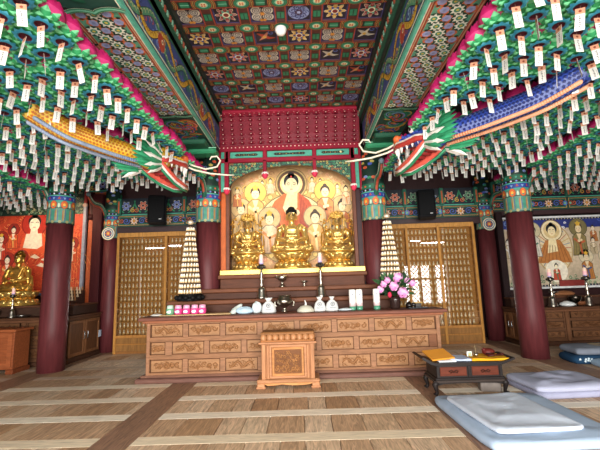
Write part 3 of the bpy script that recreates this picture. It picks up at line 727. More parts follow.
def human(d, u, v, h, robe, skin=CRM, halo=None, hair=BLK, sash=None, l=2, crown=False, arms=True):
    """one painted standing or seated holy figure, h tall"""
    if halo:
        d.disc(u, v+h*0.82, h*0.27, mix(halo, BLK, 0.35), l, 18); d.disc(u, v+h*0.82, h*0.25, halo, l+0.5, 18)
    d.poly([(u-h*0.24, v), (u+h*0.24, v), (u+h*0.2, v+h*0.3), (u+h*0.2, v+h*0.55), (u+h*0.09, v+h*0.66), (u-h*0.09, v+h*0.66), (u-h*0.2, v+h*0.55), (u-h*0.2, v+h*0.3)], mix(robe, BLK, 0.45), l+1)
    d.poly([(u-h*0.22, v+h*0.02), (u+h*0.22, v+h*0.02), (u+h*0.18, v+h*0.3), (u+h*0.18, v+h*0.54), (u+h*0.08, v+h*0.64), (u-h*0.08, v+h*0.64), (u-h*0.18, v+h*0.54), (u-h*0.18, v+h*0.3)], robe, l+1.5)
    d.poly([(u-h*0.07, v+h*0.64), (u, v+h*0.4), (u+h*0.07, v+h*0.64)], skin, l+2)
    for k in (-0.14, -0.05, 0.06, 0.14): d.stroke([(u+k*h, v+h*0.05), (u+k*h*0.8, v+h*0.35)], h*0.012, mix(robe, BLK, 0.4), l+2)
    if sash: d.stroke([(u-h*0.16, v+h*0.5), (u, v+h*0.36), (u+h*0.15, v+h*0.42)], h*0.06, sash, l+2.2); d.stroke([(u, v+h*0.4), (u+h*0.03, v+h*0.05)], h*0.05, sash, l+2.2)
    if arms: d.disc(u-h*0.02, v+h*0.43, h*0.045, skin, l+3, 8); d.disc(u+h*0.05, v+h*0.45, h*0.035, skin, l+3, 8)
    d.disc(u, v+h*0.83, h*0.13, hair, l+3, 12, 0.9, 1.0); d.disc(u, v+h*0.78, h*0.105, skin, l+3.5, 12, 0.86, 1.1)
    for sx in (-1, 1): d.rect(u+sx*h*0.04-h*0.02, v+h*0.79, u+sx*h*0.04+h*0.02, v+h*0.8, mix(skin, BLK, 0.6), l+4)
    d.rect(u-h*0.02, v+h*0.735, u+h*0.02, v+h*0.745, hexc('b04a3a'), l+4)
    if crown: d.star(u, v+h*0.93, h*0.09, 5, YEL, l+4, 0.6, pi/2); 
    else: d.disc(u, v+h*0.95, h*0.05, hair, l+3.2, 8)

def build_gold_painting():
    t = thing('altar_painting', 'golden arched painting of haloed holy figures behind the three gilt statues', 'painting', (CX, 8.22, 1.75))
    b = MB(hexc('d9a850')); hw = 1.36; H0, H1 = 1.78, 2.38
    arch = [(-hw, 0), (hw, 0)] + [(hw*cos(k*pi/24), H0 + (H1-H0)*sin(k*pi/24)**0.8) for k in range(25)]
    b.prism(arch[::1], 'y', -0.02, 0.03, hexc('caa050'))
    b.build('panel', M['paint'], t)
    p = MB(); d = Deco(p, (0, -0.022, 0), (1, 0, 0), (0, 0, 1), 0.0009)
    d.poly(arch, hexc('cda26c'), 1)
    r = random.Random(4)
    for k in range(520):   # clouds and flames
        u = r.uniform(-1.28, 1.28); v = r.uniform(0.05, 1.75 + 0.5*max(0, 1-(u/1.3)**2)**0.5)
        c = [hexc('e8cc98'), hexc('d49c62'), hexc('c8845a'), hexc('e2bc84'), hexc('b8845a'), hexc('e0aa86')][r.randrange(6)]
        d.spiral(u, v, r.uniform(0.03, 0.08), 1.0, 0.024, c, 1.5+k*0.002, r.uniform(0, 6), 1, 7)
    # great mandorla of the central buddha
    cu, cv = 0.0, 1.55
    for rr, c, l in ((0.92, hexc('8a7340'), 4), (0.90, hexc('c8a860'), 4.1), (0.76, hexc('6f5a36'), 4.2), (0.74, hexc('d8cf98'), 4.3)): d.disc(cu, 1.0, rr, c, l, 40, 1, 0.94)
    for k in range(26):
        a = k*2*pi/26; d.disc(cu+0.83*cos(a), 1.0+0.94*0.83*sin(a), 0.062, hexc('8a6a3a'), 4.5, 12); d.disc(cu+0.83*cos(a), 1.0+0.94*0.83*sin(a), 0.05, hexc('f0d27a'), 4.6, 12)
    for k in range(40):
        a = k*2*pi/40; d.stroke([(cu+0.35*cos(a), 1.0+0.33*sin(a)), (cu+0.72*cos(a), 1.0+0.68*sin(a))], 0.012, hexc('b8b070') if k % 2 else hexc('e6dca8'), 4.6)
    cv = 1.93
    for rr, c, l in ((0.36, hexc('7a6238'), 5), (0.345, hexc('c2a468'), 5.1), (0.31, hexc('5f4a30'), 5.2), (0.265, hexc('8a3a22'), 5.3), (0.25, hexc('f2dc96'), 5.4), (0.2, hexc('f6e8b8'), 5.5)): d.disc(cu, cv, rr, c, l, 32)
    d.poly([(-0.62, 0.75), (0.62, 0.75), (0.56, 1.2), (0.38, 1.55), (0.16, 1.72), (-0.16, 1.72), (-0.38, 1.55), (-0.56, 1.2)], hexc('d8713a'), 6)
    d.poly([(-0.1, 1.72), (0.13, 1.72), (0.12, 1.4), (0.02, 1.22), (-0.12, 1.22), (-0.2, 1.4)], hexc('f0d6a0'), 6.2)
    d.poly([(0.17, 1.72), (0.38, 1.55), (0.54, 1.2), (0.5, 0.85), (0.15, 1.0)], hexc('bf5430'), 6.3)
    for k in range(9): d.stroke([(0.18+k*0.035, 1.68-k*0.06), (0.2+k*0.03, 1.2), (0.16+k*0.02, 0.9)], 0.012, hexc('8a3420'), 6.5)
    for k in range(7): d.stroke([(-0.38-k*0.02, 1.45-k*0.05), (-0.3, 1.1), (-0.2-k*0.03, 0.85)], 0.012, hexc('a04826'), 6.5)
    d.disc(-0.12, 1.4, 0.075, hexc('f6e2b4'), 6.6, 10, 1, 0.8); d.disc(0.1, 1.28, 0.07, hexc('f6e2b4'), 6.6, 10)
    d.disc(cu, cv+0.06, 0.175, hexc('1c1a1c'), 7, 18, 0.95, 1); d.disc(cu, cv+0.2, 0.075, hexc('1c1a1c'), 7); d.disc(cu, cv-0.03, 0.15, hexc('f6e0b0'), 7.2, 18, 0.88, 1.15); d.disc(cu, cv+0.17, 0.02, hexc('d8453a'), 7.3)
    for sx in (-1, 1): d.stroke([(sx*0.03, cv+0.015), (sx*0.06, cv+0.03), (sx*0.1, cv+0.012)], 0.013, hexc('3a2a20'), 7.5); d.rect(sx*0.065-0.03, cv-0.022, sx*0.065+0.03, cv-0.01, hexc('3a2a20'), 7.5)
    d.rect(-0.03, cv-0.125, 0.03, cv-0.11, hexc('c0402e'), 7.5); d.stroke([(0, cv), (0.012, cv-0.07), (-0.01, cv-0.075)], 0.008, hexc('a87a4a'), 7.5); d.rect(-0.05, cv-0.24, 0.05, cv-0.15, hexc('f2d8a4'), 7.1)
    pal = [hexc('e8b060'), hexc('d89050'), hexc('f0d090'), hexc('c87848'), hexc('e8c8a0')]
    for i, (u, v, h) in enumerate(((-0.8, 0.98, 0.95), (0.74, 1.0, 0.92), (-1.12, 0.72, 0.85), (1.1, 0.72, 0.85), (-0.5, 0.4, 0.95), (0.5, 0.4, 0.95), (-0.96, 0.2, 0.9), (0.95, 0.2, 0.9), (-1.2, 1.45, 0.45), (1.2, 1.42, 0.45))):
        human(d, u, v, h, pal[i % 5], hexc('f6e2b0'), hexc('e4c05c') if i < 2 else hexc('d4b47c'), hexc('3a2a1a'), pal[(i+2) % 5], 8+i*0.1*0+ (0 if i < 4 else 6), i % 2 == 0)
    for i in range(14):   # small heads of the assembly
        u = -1.2+i*2.4/13; v = 1.72+0.3*(1-(u/1.2)**2)
        if abs(u) < 0.45: continue
        human(d, u, v-0.25, 0.36, pal[i % 5], hexc('f4dfb0'), hexc('d8b060'), hexc('4a3420'), None, 3)
    p.build('painted_figures', M['paint'], t)
    fr = MB(hexc('6a4424'))
    for s in (-1, 1): fr.box(s*1.36-0.03, -0.05, -0.05, s*1.36+0.03, 0.03, 1.85, hexc('5a4436'), 0.008)
    fr.build('frame', M['wood_z'], t)
build_gold_painting()

# ---------------------------------------------------------------- gilt statues
def lotus_pedestal(name, parent, r, h, mat, z0=0.0):
    b = MB(hexc('e8bd60'))
    b.lathe([(r*0.98, 0), (r*1.0, 0.08*h), (r*0.92, 0.14*h), (r*0.95, 0.2*h), (r*0.8, 0.30*h), (r*0.7, 0.42*h), (r*0.66, 0.52*h), (r*0.74, 0.6*h), (r*0.8, 0.75*h), (r*0.95, 0.9*h), (r*0.93, h), (0.01, h)], 32, (0, 0, z0))
    for row, (rr, zz, up_, n) in enumerate(((0.86, 0.28, -1, 16), (0.80, 0.72, 1, 16), (0.86, 0.82, 1, 14))):
        for k in range(n):
            a = 2*pi*(k+0.5*row)/n
            Mx = Matrix.Rotation(a, 4, 'Z')
            c = (r*rr*cos(a), r*rr*sin(a), z0+zz*h)
            Mt = Matrix.Rotation(a, 3, 'Z') @ Matrix.Rotation(R(35*up_), 3, 'Y')
            b.ell(c, (r*0.07, r*0.17, h*0.17), 8, 6, hexc('f0cc7a'), Mt)
    for k in range(18):
        a = 2*pi*k/18; b.ell((r*0.71*cos(a), r*0.71*sin(a), z0+0.5*h), (r*0.05,)*2+(h*0.05,), 6, 4, hexc('c98a2a'))
    return b.build(name, mat, parent)

def seated_body(mb, s, robe_open=True):
    k = s
    def C(p0, p1, r0, r1): mb.cap([x*k for x in p0], [x*k for x in p1], r0*k, r1*k, 12)
    def E(c, r): mb.ell([x*k for x in c], [x*k for x in r], 16, 12)
    for sx in (-1, 1):
        C((sx*0.08, 0.02, 0.11), (sx*0.36, -0.12, 0.095), 0.115, 0.09); C((sx*0.36, -0.12, 0.085), (-sx*0.06, -0.29, 0.08), 0.085, 0.06)
        E((sx*0.36, -0.12, 0.06), (0.10, 0.12, 0.06)); E((-sx*0.1, -0.3, 0.12), (0.07, 0.05, 0.03))
        C((sx*0.19, 0.0, 0.56), (sx*0.255, -0.02, 0.5), 0.07, 0.07); C((sx*0.25, -0.01, 0.51), (sx*0.29, -0.06, 0.31), 0.07, 0.06); C((sx*0.29, -0.06, 0.31), (sx*0.13, -0.24, 0.25), 0.058, 0.04)
        E((sx*0.3, -0.02, 0.22), (0.055, 0.09, 0.12)); E((sx*0.09, -0.27, 0.235), (0.05, 0.045, 0.03))
        for q in range(4): C((sx*(0.05+q*0.02), -0.28, 0.24+q*0.012), (sx*(0.0+q*0.015), -0.315, 0.25+q*0.016), 0.014, 0.011)
        E((sx*0.108, 0.0, 0.765), (0.018, 0.03, 0.065))
    E((0, 0.02, 0.12), (0.26, 0.2, 0.13)); E((0, 0.0, 0.33), (0.175, 0.12, 0.26)); E((0, 0.0, 0.50), (0.2, 0.12, 0.12)); E((0, -0.2, 0.06), (0.3, 0.16, 0.05))
    C((0, 0.0, 0.58), (0, -0.01, 0.68), 0.075, 0.06); E((0, -0.012, 0.80), (0.108, 0.11, 0.135)); E((0, -0.03, 0.745), (0.083, 0.088, 0.078))
    C((0, -0.118, 0.82), (0, -0.128, 0.775), 0.012, 0.02); E((0, -0.108, 0.735), (0.03, 0.014, 0.012))
    # hanging robe edges and folds
    for sx in (-1, 1):
        C((sx*0.16, -0.08, 0.6), (sx*0.10, -0.135, 0.36), 0.028, 0.03)
        for q in range(3): C((sx*(0.2+q*0.05), -0.2+q*0.03, 0.13-q*0.02), (sx*0.03, -0.33, 0.05+q*0.015), 0.018, 0.016)
        C((sx*0.33, 0.0, 0.35), (sx*0.36, -0.02, 0.13), 0.03, 0.045)
    C((-0.1, -0.14, 0.36), (0.1, -0.14, 0.36), 0.022, 0.022)

def face_marks(parent, s, mat):
    f = MB(hexc('2a1a10')); k = s
    for sx in (-1, 1):
        f.tube([(sx*0.018*k, -0.118*k, 0.812*k), (sx*0.045*k, -0.114*k, 0.825*k), (sx*0.075*k, -0.095*k, 0.815*k)], 0.0045*k, 5)
        f.tube([(sx*0.02*k, -0.117*k, 0.79*k), (sx*0.043*k, -0.115*k, 0.793*k), (sx*0.066*k, -0.1*k, 0.788*k)], 0.006*k, 5)
    f.tube([(-0.028*k, -0.118*k, 0.737*k), (0, -0.123*k, 0.735*k), (0.028*k, -0.118*k, 0.737*k)], 0.005*k, 5, hexc('8a2a1c'))
    f.ell((0, -0.12*k, 0.845*k), (0.008*k,)*3, 6, 4, hexc('f4efe4'))
    f.build('face_marks', mat, parent)

def statue(label, x, y, z, H, ph, pr, crowned, goldc='e8c474', scale_w=1.0, name='gilt_buddha_statue'):
    t = thing(name, label, 'statue', (x, y, z), group=None)
    lotus_pedestal('lotus_pedestal', t, pr, ph, M['gold'])
    s = H
    b = MB(); b.M = Matrix.Translation((0, 0, ph-0.01)) @ Matrix.Diagonal((scale_w, 1, 1, 1)); seated_body(b, s)
    fuse(b, 'body', M['gold'], 0.0085, 3, t, hexc(goldc))
    e = bpy.data.objects.new('head_details', None)
    bpy.data.objects.remove(e)
    holder = MB(hexc('1a1614'))
    if crowned:
        hr = MB(hexc('17130f')); hr.ell((0, 0.02*s, 0.845*s+ph), (0.108*s, 0.108*s, 0.10*s), 16, 10); hr.build('hair', M['black'], t)
        c = MB(hexc('dcb058')); c.lathe([(0.116*s, 0.86*s+ph), (0.128*s, 0.9*s+ph), (0.12*s, 0.905*s+ph)], 24, cap=False)
        c.lathe([(0.09*s, 0.9*s+ph), (0.1*s, 0.98*s+ph), (0.05*s, 1.05*s+ph), (0.01, 1.06*s+ph)], 16)
        for k in range(-5, 6):
            a = -pi/2 + k*0.3; hh = (0.14 - 0.010*abs(k))*s; px, py = 0.125*s*cos(a), 0.125*s*sin(a)
            for q in range(5):
                f = q/4; c.ell((px*(1+f*0.25), py*(1+f*0.2), 0.89*s+ph+hh*f), (0.030*s*(1-f*0.5), 0.014*s, 0.030*s), 6, 5)
                c.ell((px*(1+f*0.25)+0.02*s*(1-f), py*(1+f*0.2), 0.9*s+ph+hh*f), (0.010*s,)*3, 5, 4, hexc('8a5a1c'))
        for sx in (-1, 1):
            c.tube([(sx*0.12*s, 0, 0.88*s+ph), (sx*0.19*s, 0.0, 0.84*s+ph), (sx*0.16*s, 0, 0.72*s+ph), (sx*0.22*s, 0.0, 0.6*s+ph)], 0.014*s, 6)
            for q in range(6): c.ell((sx*(0.15+0.018*q)*s, 0.02*s, (0.97-0.035*q)*s+ph), (0.024*s,)*3, 6, 5)
        c.build('openwork_crown', M['gold'], t)
        j = MB(hexc('d8a038'))
        for k in range(13):
            a = pi + pi*k/12; j.ell((0.12*s*cos(a), -0.118*s-0.02*s*abs(sin(a)), 0.56*s+ph+0.1*s*sin(a)), (0.012*s,)*3, 6, 4)
        for k in range(5): j.ell(((-0.06+0.03*k)*s, -0.15*s, (0.4-0.02*(2-abs(k-2)))*s+ph), (0.014*s,)*3, 6, 4)
        j.build('necklace', M['gold'], t)
        m = MB(hexc('d8a038'))   # flowering sprays and scarf loops beside the shoulders
        rr = random.Random(int(x*100))
        for sx in (-1, 1):
            m.tube([(sx*0.1*s, -0.3*s, 0.26*s+ph), (sx*0.34*s, -0.2*s, 0.4*s+ph), (sx*0.37*s, -0.08*s, 0.68*s+ph), (sx*0.33*s, -0.05*s, 0.86*s+ph)], 0.012*s, 6)
            m.tube([(sx*0.2*s, -0.05*s, 0.6*s+ph), (sx*0.4*s, -0.04*s, 0.5*s+ph), (sx*0.42*s, -0.04*s, 0.25*s+ph), (sx*0.36*s, -0.12*s, 0.12*s+ph)], 0.018*s, 6)
            for q in range(16): m.ell((sx*(0.33+rr.uniform(-0.06, 0.08))*s, rr.uniform(-0.1, 0)*s, rr.uniform(0.45, 0.98)*s+ph), (0.026*s, 0.014*s, 0.02*s), 6, 4)
        m.build('flower_sprays', M['gold'], t)
    else:
        hr = MB(hexc('141416') if goldc != 'd8a850' else hexc('8a6420')); hr.ell((0, 0.014*s, 0.866*s+ph), (0.122*s, 0.118*s, 0.092*s), 18, 12); hr.ell((0, 0.02*s, 0.95*s+ph), (0.08*s, 0.08*s, 0.055*s), 14, 8)
        r2 = random.Random(1)
        for k in range(120):
            a = r2.uniform(0, 2*pi); th = r2.uniform(0.0, 1.25); hr.ell((0.122*s*sin(th)*cos(a), 0.014*s+0.118*s*sin(th)*sin(a), 0.866*s+ph+0.092*s*cos(th)), (0.012*s,)*3, 5, 4)
        hr.build('hair_curls', M['black'] if goldc != 'd8a850' else M['gold'], t)
    fm = MB(hexc('2a1a10')); k = s
    for sx in (-1, 1):
        fm.tube([(sx*0.018*k, -0.120*k, 0.812*k+ph), (sx*0.045*k, -0.114*k, 0.825*k+ph), (sx*0.075*k, -0.094*k, 0.815*k+ph)], 0.0045*k, 5)
        fm.tube([(sx*0.02*k, -0.119*k, 0.787*k+ph), (sx*0.043*k, -0.116*k, 0.79*k+ph), (sx*0.066*k, -0.10*k, 0.785*k+ph)], 0.006*k, 5)
    fm.tube([(-0.028*k, -0.121*k, 0.735*k+ph), (0, -0.126*k, 0.733*k+ph), (0.028*k, -0.121*k, 0.735*k+ph)], 0.006*k, 5, hexc('8a2a1c'))
    fm.ell((0, -0.117*k, 0.84*k+ph), (0.009*k,)*3, 6, 4, hexc('f4efe4'))
    fm.build('face_marks', M['paint'], t)
    return t
SZ = 1.79
statue('black-haired gilt seated buddha statue, middle one of the three on the shrine platform', -0.235, 7.82, SZ, 0.97, 0.33, 0.40, False)
statue('crowned gilt seated statue on the left of the black-haired buddha', -1.16, 7.84, SZ, 0.82, 0.31, 0.33, True)
statue('crowned gilt seated statue on the right of the black-haired buddha', 0.71, 7.84, SZ, 0.82, 0.31, 0.33, True)

def platform():
    b = MB(hexc('d9b45a')); b.box(-1.63, 7.33, 1.69, 1.17, 8.18, 1.79, hexc('d8b458'), 0.01)
    tag(b.build('statue_platform', M['gilt']), 'long gold-painted platform under the three gilt statues', 'platform', kind='thing')
platform()

def tiers():
    t = thing('altar_steps', 'dark brown wooden steps rising behind the carved altar to the gold platform', 'altar steps', (CX, 6.93, 0))
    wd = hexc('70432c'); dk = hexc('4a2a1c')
    def T(x0, x1, y0, y1, z0, z1, c, nm='step_board', ch=0.012):
        b = MB(c); b.M = Matrix.Translation((-CX, -6.93, 0)); b.box(x0, y0, z0, x1, y1, z1, c, ch); b.build(nm, M['wood_x'], t)
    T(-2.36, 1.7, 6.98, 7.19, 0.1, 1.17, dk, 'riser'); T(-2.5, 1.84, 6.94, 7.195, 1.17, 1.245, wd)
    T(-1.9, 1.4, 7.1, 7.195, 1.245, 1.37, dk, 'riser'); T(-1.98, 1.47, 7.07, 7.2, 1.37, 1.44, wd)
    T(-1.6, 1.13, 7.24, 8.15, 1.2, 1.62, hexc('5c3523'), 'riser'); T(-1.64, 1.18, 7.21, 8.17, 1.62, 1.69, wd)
tiers()

# ---------------------------------------------------------------- the carved main altar
def scroll(d, w, h, seed, c1, c2, l=2):
    """raised carving of leaves and scrolls inside a w by h field centred on 0,0"""
    r = random.Random(seed); kind = seed % 3; mb = d.mb
    def T(pts, rad):
        mb.tube([d.p(u, v, 5) for u, v in pts], rad, 6, c1)
    if kind == 0:
        T([(-w*0.42+w*0.84*k/24, h*0.25*sin(k*0.55+seed)) for k in range(25)], [0.009+0.014*sin(pi*k/24) for k in range(25)])
        for k in range(9):
            u = -w*0.38+w*0.76*k/8; v = h*0.22*sin(k*1.65+seed); s = 1 if k % 2 else -1
            T([(u+0.03*cos(a)*(1-a/7), v+s*0.04+0.03*sin(a)*(1-a/7)) for a in [q*0.8 for q in range(8)]], 0.006)
    else:
        for k in range(5):
            u = -w*0.36+w*0.72*k/4; v = r.uniform(-0.12, 0.12)*h; rr = h*0.3; s = r.choice((1, -1)); a0 = r.uniform(0, 6)
            T([(u+rr*(1-q/15)*cos(a0+s*q*0.6), v+rr*(1-q/15)*sin(a0+s*q*0.6)) for q in range(14)], [0.014-0.0006*q for q in range(14)])
            if k in (1, 3): mb.ell(d.p(u, v, 2), (0.03, 0.018, 0.03), 8, 6, c1)
        if kind == 1:
            for k in range(8): a = k*pi/4; mb.ell(d.p(0.04*cos(a), 0.035*sin(a), 2), (0.02, 0.012, 0.02), 6, 5, c1)
    for k in range(12):
        u = r.uniform(-0.42, 0.42)*w; v = r.uniform(-0.36, 0.36)*h; a = r.uniform(0, 6)
        T([(u, v), (u+0.03*cos(a), v+0.02*sin(a)), (u+0.05*cos(a+0.7), v+0.035*sin(a+0.7))], [0.004, 0.009, 0.002])

def carved_panel(parent, x, y, z, w, h, seed, base, relief, rim, mat='wood_x'):
    b = MB(); b.box(-w/2, -0.012, -h/2, w/2, 0.012, h/2, mix(base, hexc('4a2c18'), 0.12))
    for a in ((-w/2, -h/2, w/2, -h/2+0.013), (-w/2, h/2-0.013, w/2, h/2), (-w/2, -h/2, -w/2+0.013, h/2), (w/2-0.013, -h/2, w/2, h/2)): b.box(a[0], -0.022, a[1], a[2], 0.01, a[3], rim)
    d = Deco(b, (0, -0.012, 0), (1, 0, 0), (0, 0, 1)); scroll(d, w-0.05, h-0.05, seed, relief, base)
    return b.build('carved_panel', M[mat], parent, (x, y, z))

def main_altar():
    x0, x1, y0, y1 = -2.6, 2.16, 6.36, 6.93
    cx = (x0+x1)/2
    t = thing('carved_altar', 'long carved brown wooden main altar with three rows of relief panels', 'altar', (cx, y0, 0))
    w = (x1-x0)/2; wd = hexc('b0724c'); fr = hexc('835438')
    b = MB(wd); b.box(-w, 0.02, 0.1, w, y1-y0, 0.95, hexc('7c5036')); 
    b.build('body', M['wood_x'], t)
    tp = MB(wd); tp.box(-w-0.12, -0.09, 0.965, w+0.12, y1-y0-0.0, 1.02, hexc('74483a'), 0.012); tp.box(-w-0.06, -0.05, 0.925, w+0.06, y1-y0, 0.966, hexc('935a3e'), 0.008)
    tp.build('top_board', M['wood_x'], t)
    pl = MB(); pl.box(-w-0.14, -0.1, 0.0, w+0.14, y1-y0, 0.075, hexc('6b4a40'), 0.015); pl.box(-w-0.08, -0.055, 0.07, w+0.08, y1-y0, 0.115, hexc('7d5848'), 0.02)
    pl.build('plinth', M['wood_x'], t)
    fm = MB(fr)   # rails and staggered stiles
    rows = [(0.70, 0.90), (0.425, 0.625), (0.15, 0.35)]
    for z0, z1 in ((0.91, 0.93), (0.637, 0.688), (0.362, 0.413), (0.11, 0.138)): fm.box(-w, -0.012, z0-0.012, w, 0.02, z1+0.012, hexc('8e6446'), 0.005)
    for s in (-1, 1): fm.box(s*w-0.06 if s > 0 else -w, -0.02, 0.1, w if s > 0 else -w+0.06, 0.05, 0.94, hexc('946a4e'), 0.008)
    pitch = 0.605; k = 0
    fields = []
    for ri, (z0, z1) in enumerate(rows):
        off = [0.11, 0.04, 0.09][ri]
        x = -w+0.07
        edges = []
        if ri == 1: edges.append((x, x+0.24)); x += 0.24+0.105
        while x + 0.3 < w:
            edges.append((x, min(x+0.525, w-0.07))); x += pitch
        for a, c in edges: fields.append((a, c, z0, z1))
        for (a, c), (a2, c2) in zip(edges, edges[1:]): fm.box(c-0.004, -0.012, z0-0.015, a2+0.004, 0.02, z1+0.015, hexc('93694c'), 0.005)
    fm.build('frame_rails', M['wood_x'], t)
    for i, (a, c, z0, z1) in enumerate(fields):
        carved_panel(t, (a+c)/2, 0.012, (z0+z1)/2, c-a, z1-z0, i*7+3, hexc('a87c56'), hexc('8c603c'), hexc('5e3a22'))
    for s in (-1, 1):
        for z0, z1 in rows:
            p = carved_panel(t, s*(w+0.002), (y1-y0)/2, (z0+z1)/2, 0.42, z1-z0, 5, hexc('a87c56'), hexc('8c603c'), hexc('5e3a22')); p.rotation_euler = (0, 0, s*pi/2)
main_altar()

def lectern():
    t = thing('offering_chest', 'small light brown carved chest standing in front of the long altar', 'chest', (-0.285, 5.84, 0))
    wd = hexc('ac7852'); dk = hexc('96643f'); w = 0.36; D = 0.3
    b = MB(wd); b.box(-w, 0.0, 0.1, w, D, 0.62, dk)
    for s in (-1, 1): b.box(s*w-0.03, -0.02, 0.1, s*w+0.03, 0.04, 0.62, wd, 0.008); b.box(s*(w-0.065)-0.02, -0.012, 0.12, s*(w-0.065)+0.02, 0.02, 0.6, hexc('b07a54'), 0.01)
    b.build('body', M['wood_z'], t)
    fr = MB(wd)
    for i, (a, c) in enumerate(((0.275, 0.0), (0.235, -0.006))):
        zc, hh = 0.37, a*0.86; cc = [hexc('b07c58'), hexc('b67c4a'), hexc('b58260')][i]; k = 0.034
        fr.box(-a, -0.02+c, zc-hh, a, 0.01, zc-hh+k, cc, 0.006); fr.box(-a, -0.02+c, zc+hh-k, a, 0.01, zc+hh, cc, 0.006); fr.box(-a+0.002, -0.024+c, zc-hh+0.002, -a+k, 0.008, zc+hh-0.002, cc, 0.006); fr.box(a-k, -0.024+c, zc-hh+0.002, a-0.002, 0.008, zc+hh-0.002, cc, 0.006)
    fr.build('panel_frame', M['wood_x'], t)
    p = MB(); p.box(-0.19, -0.014, 0.21, 0.19, 0.005, 0.53, hexc('6e4424'))
    d = Deco(p, (0, -0.014, 0.37), (1, 0, 0), (0, 0, 1)); r = random.Random(9)
    for k in range(70):
        u = r.uniform(-0.17, 0.17); v = r.uniform(-0.14, 0.14); rr = r.uniform(0.016, 0.035); a0 = r.uniform(0, 6); s = r.choice((1, -1))
        p.tube([d.p(u+rr*(1-q/11)*cos(a0+s*q*0.65), v+rr*(1-q/11)*sin(a0+s*q*0.65), 3+2*(k % 4)) for q in range(10)], 0.0055, 5, hexc('a87444') if k % 3 else hexc('8e5c34'))
    p.build('carved_panel', M['wood_x'], t)
    tp = MB(); tp.box(-w-0.07, -0.05, 0.62, w+0.07, D+0.02, 0.65, hexc('b07c58'), 0.008); tp.box(-w-0.04, -0.03, 0.65, w+0.04, D, 0.68, hexc('9c6436'), 0.006); tp.box(-w-0.04, -0.02, 0.74, w+0.04, D+0.02, 0.79, hexc('8f6038'), 0.015)
    tp.build('top', M['wood_x'], t)
    lp = MB()
    for k in range(9):
        u = -w-0.04+ (2*w+0.08)*(k+0.5)/9
        lp.ell((u, -0.022, 0.715), (0.047, 0.03, 0.05), 10, 8, hexc('b07a50')); lp.ell((u, -0.042, 0.71), (0.028, 0.018, 0.034), 8, 6, hexc('c08a62'))
        lp.tube([(u+0.045, -0.04, 0.675), (u+0.045, -0.04, 0.76)], 0.006, 5, hexc('8f5c32'))
    lp.build('lotus_petal_band', M['wood_z'], t)
    bs = MB(wd); bs.box(-w-0.1, -0.06, 0.075, w+0.1, D+0.04, 0.125, hexc('ae7b56'), 0.014)
    ap = [(-w-0.06, 0.08), (w+0.06, 0.08), (w-0.02, 0.06)] + [(x, 0.062-0.022*abs(sin((x-w)*7))**0.6) for x in [w-0.06-k*(2*w-0.12)/24 for k in range(25)]] + [(-w+0.02, 0.06)]
    bs.prism(ap[::-1], 'y', -0.045, -0.02, hexc('bd8450'))
    bs.build('base_board', M['wood_x'], t)
    for s in (-1, 1):
        for yy in (-0.055, D-0.05):
            f = MB(wd); xx = s*(w+0.04); f.box(xx-0.055, yy, 0.02, xx+0.055, yy+0.09, 0.078, hexc('ae7b56'), 0.01); f.box(xx-0.07, yy-0.008, 0.0, xx+0.07, yy+0.095, 0.03, hexc('b07c58'), 0.01); f.build('foot', M['wood_x'], t)
lectern()
# ================================================================ FIGURE CASES AND THEIR TINY BUDDHAS
def fig_case(x0, x1, posts, label):
    y0, y1, z1 = 9.12, 9.28, 2.84
    t = thing('figure_case', label, 'display case', ((x0+x1)/2, y0, 0)); cx = (x0+x1)/2
    def loc(): b = MB(hexc('b27a3c')); b.M = Matrix.Translation((-cx, -y0, 0)); return b
    b = loc(); b.box(x0, y1-0.03, 0.0, x1, y1, z1, hexc('bc8644')); b.build('back_board', M['wood_x'], t)
    f = loc()
    f.box(x0, y0, z1-0.11, x1, y1, z1, hexc('c08a48'), 0.008); f.box(x0, y0, 0.36, x1, y1, 0.42, hexc('b27a3c'), 0.006); f.box(x0, y0, 0.0, x1, y1, 0.06, hexc('8f5f30'))
    f.box(x0, y0+0.02, 0.05, x1, y1, 0.37, hexc('8f6434'))
    for p in (x0, *posts, x1-0.06): f.box(p, y0-0.01, 0.0, p+0.06, y1, z1-0.05, hexc('b8823f'), 0.006)
    f.box(x0, y0-0.005, 0.2, x1, y0+0.03, 0.23, hexc('a97338'), 0.004)
    f.build('case_frame', M['wood_z'], t)
    rows = 15; pitch = (z1-0.13-0.42)/rows; pos = []
    for k in range(rows):
        z = 0.42+pitch*k
        if k: s = loc(); s.box(x0+0.05, y0+0.03, z-0.018, x1-0.05, y1-0.02, z, hexc('c08a48')); s.build('shelf', M['wood_x'], t)
        n = int((x1-x0-0.14)/0.0925)
        for i in range(n):
            x = x0+0.1+i*0.0925+0.02
            if any(abs(x-(p+0.03)) < 0.055 for p in posts): continue
            pos.append((x, (y0+y1)/2-0.005, z, k))
    g = loc(); xs = [x0] + list(posts) + [x1-0.06]
    for a, c in zip(xs, xs[1:]):
        g = loc(); g.box(a+0.06, y0+0.008, 0.42, c, y0+0.012, z1-0.11); g.build('glass_pane', M['glass'], t)
    return pos
posL = fig_case(-4.52, -2.12, (-3.36,), 'left figure case, tall glazed shelves of tiny gilt figures behind the left tower of lamps')
posR = fig_case(1.78, 4.12, (2.46, 3.22), 'right figure case, tall glazed shelves of tiny gilt figures with window reflections')

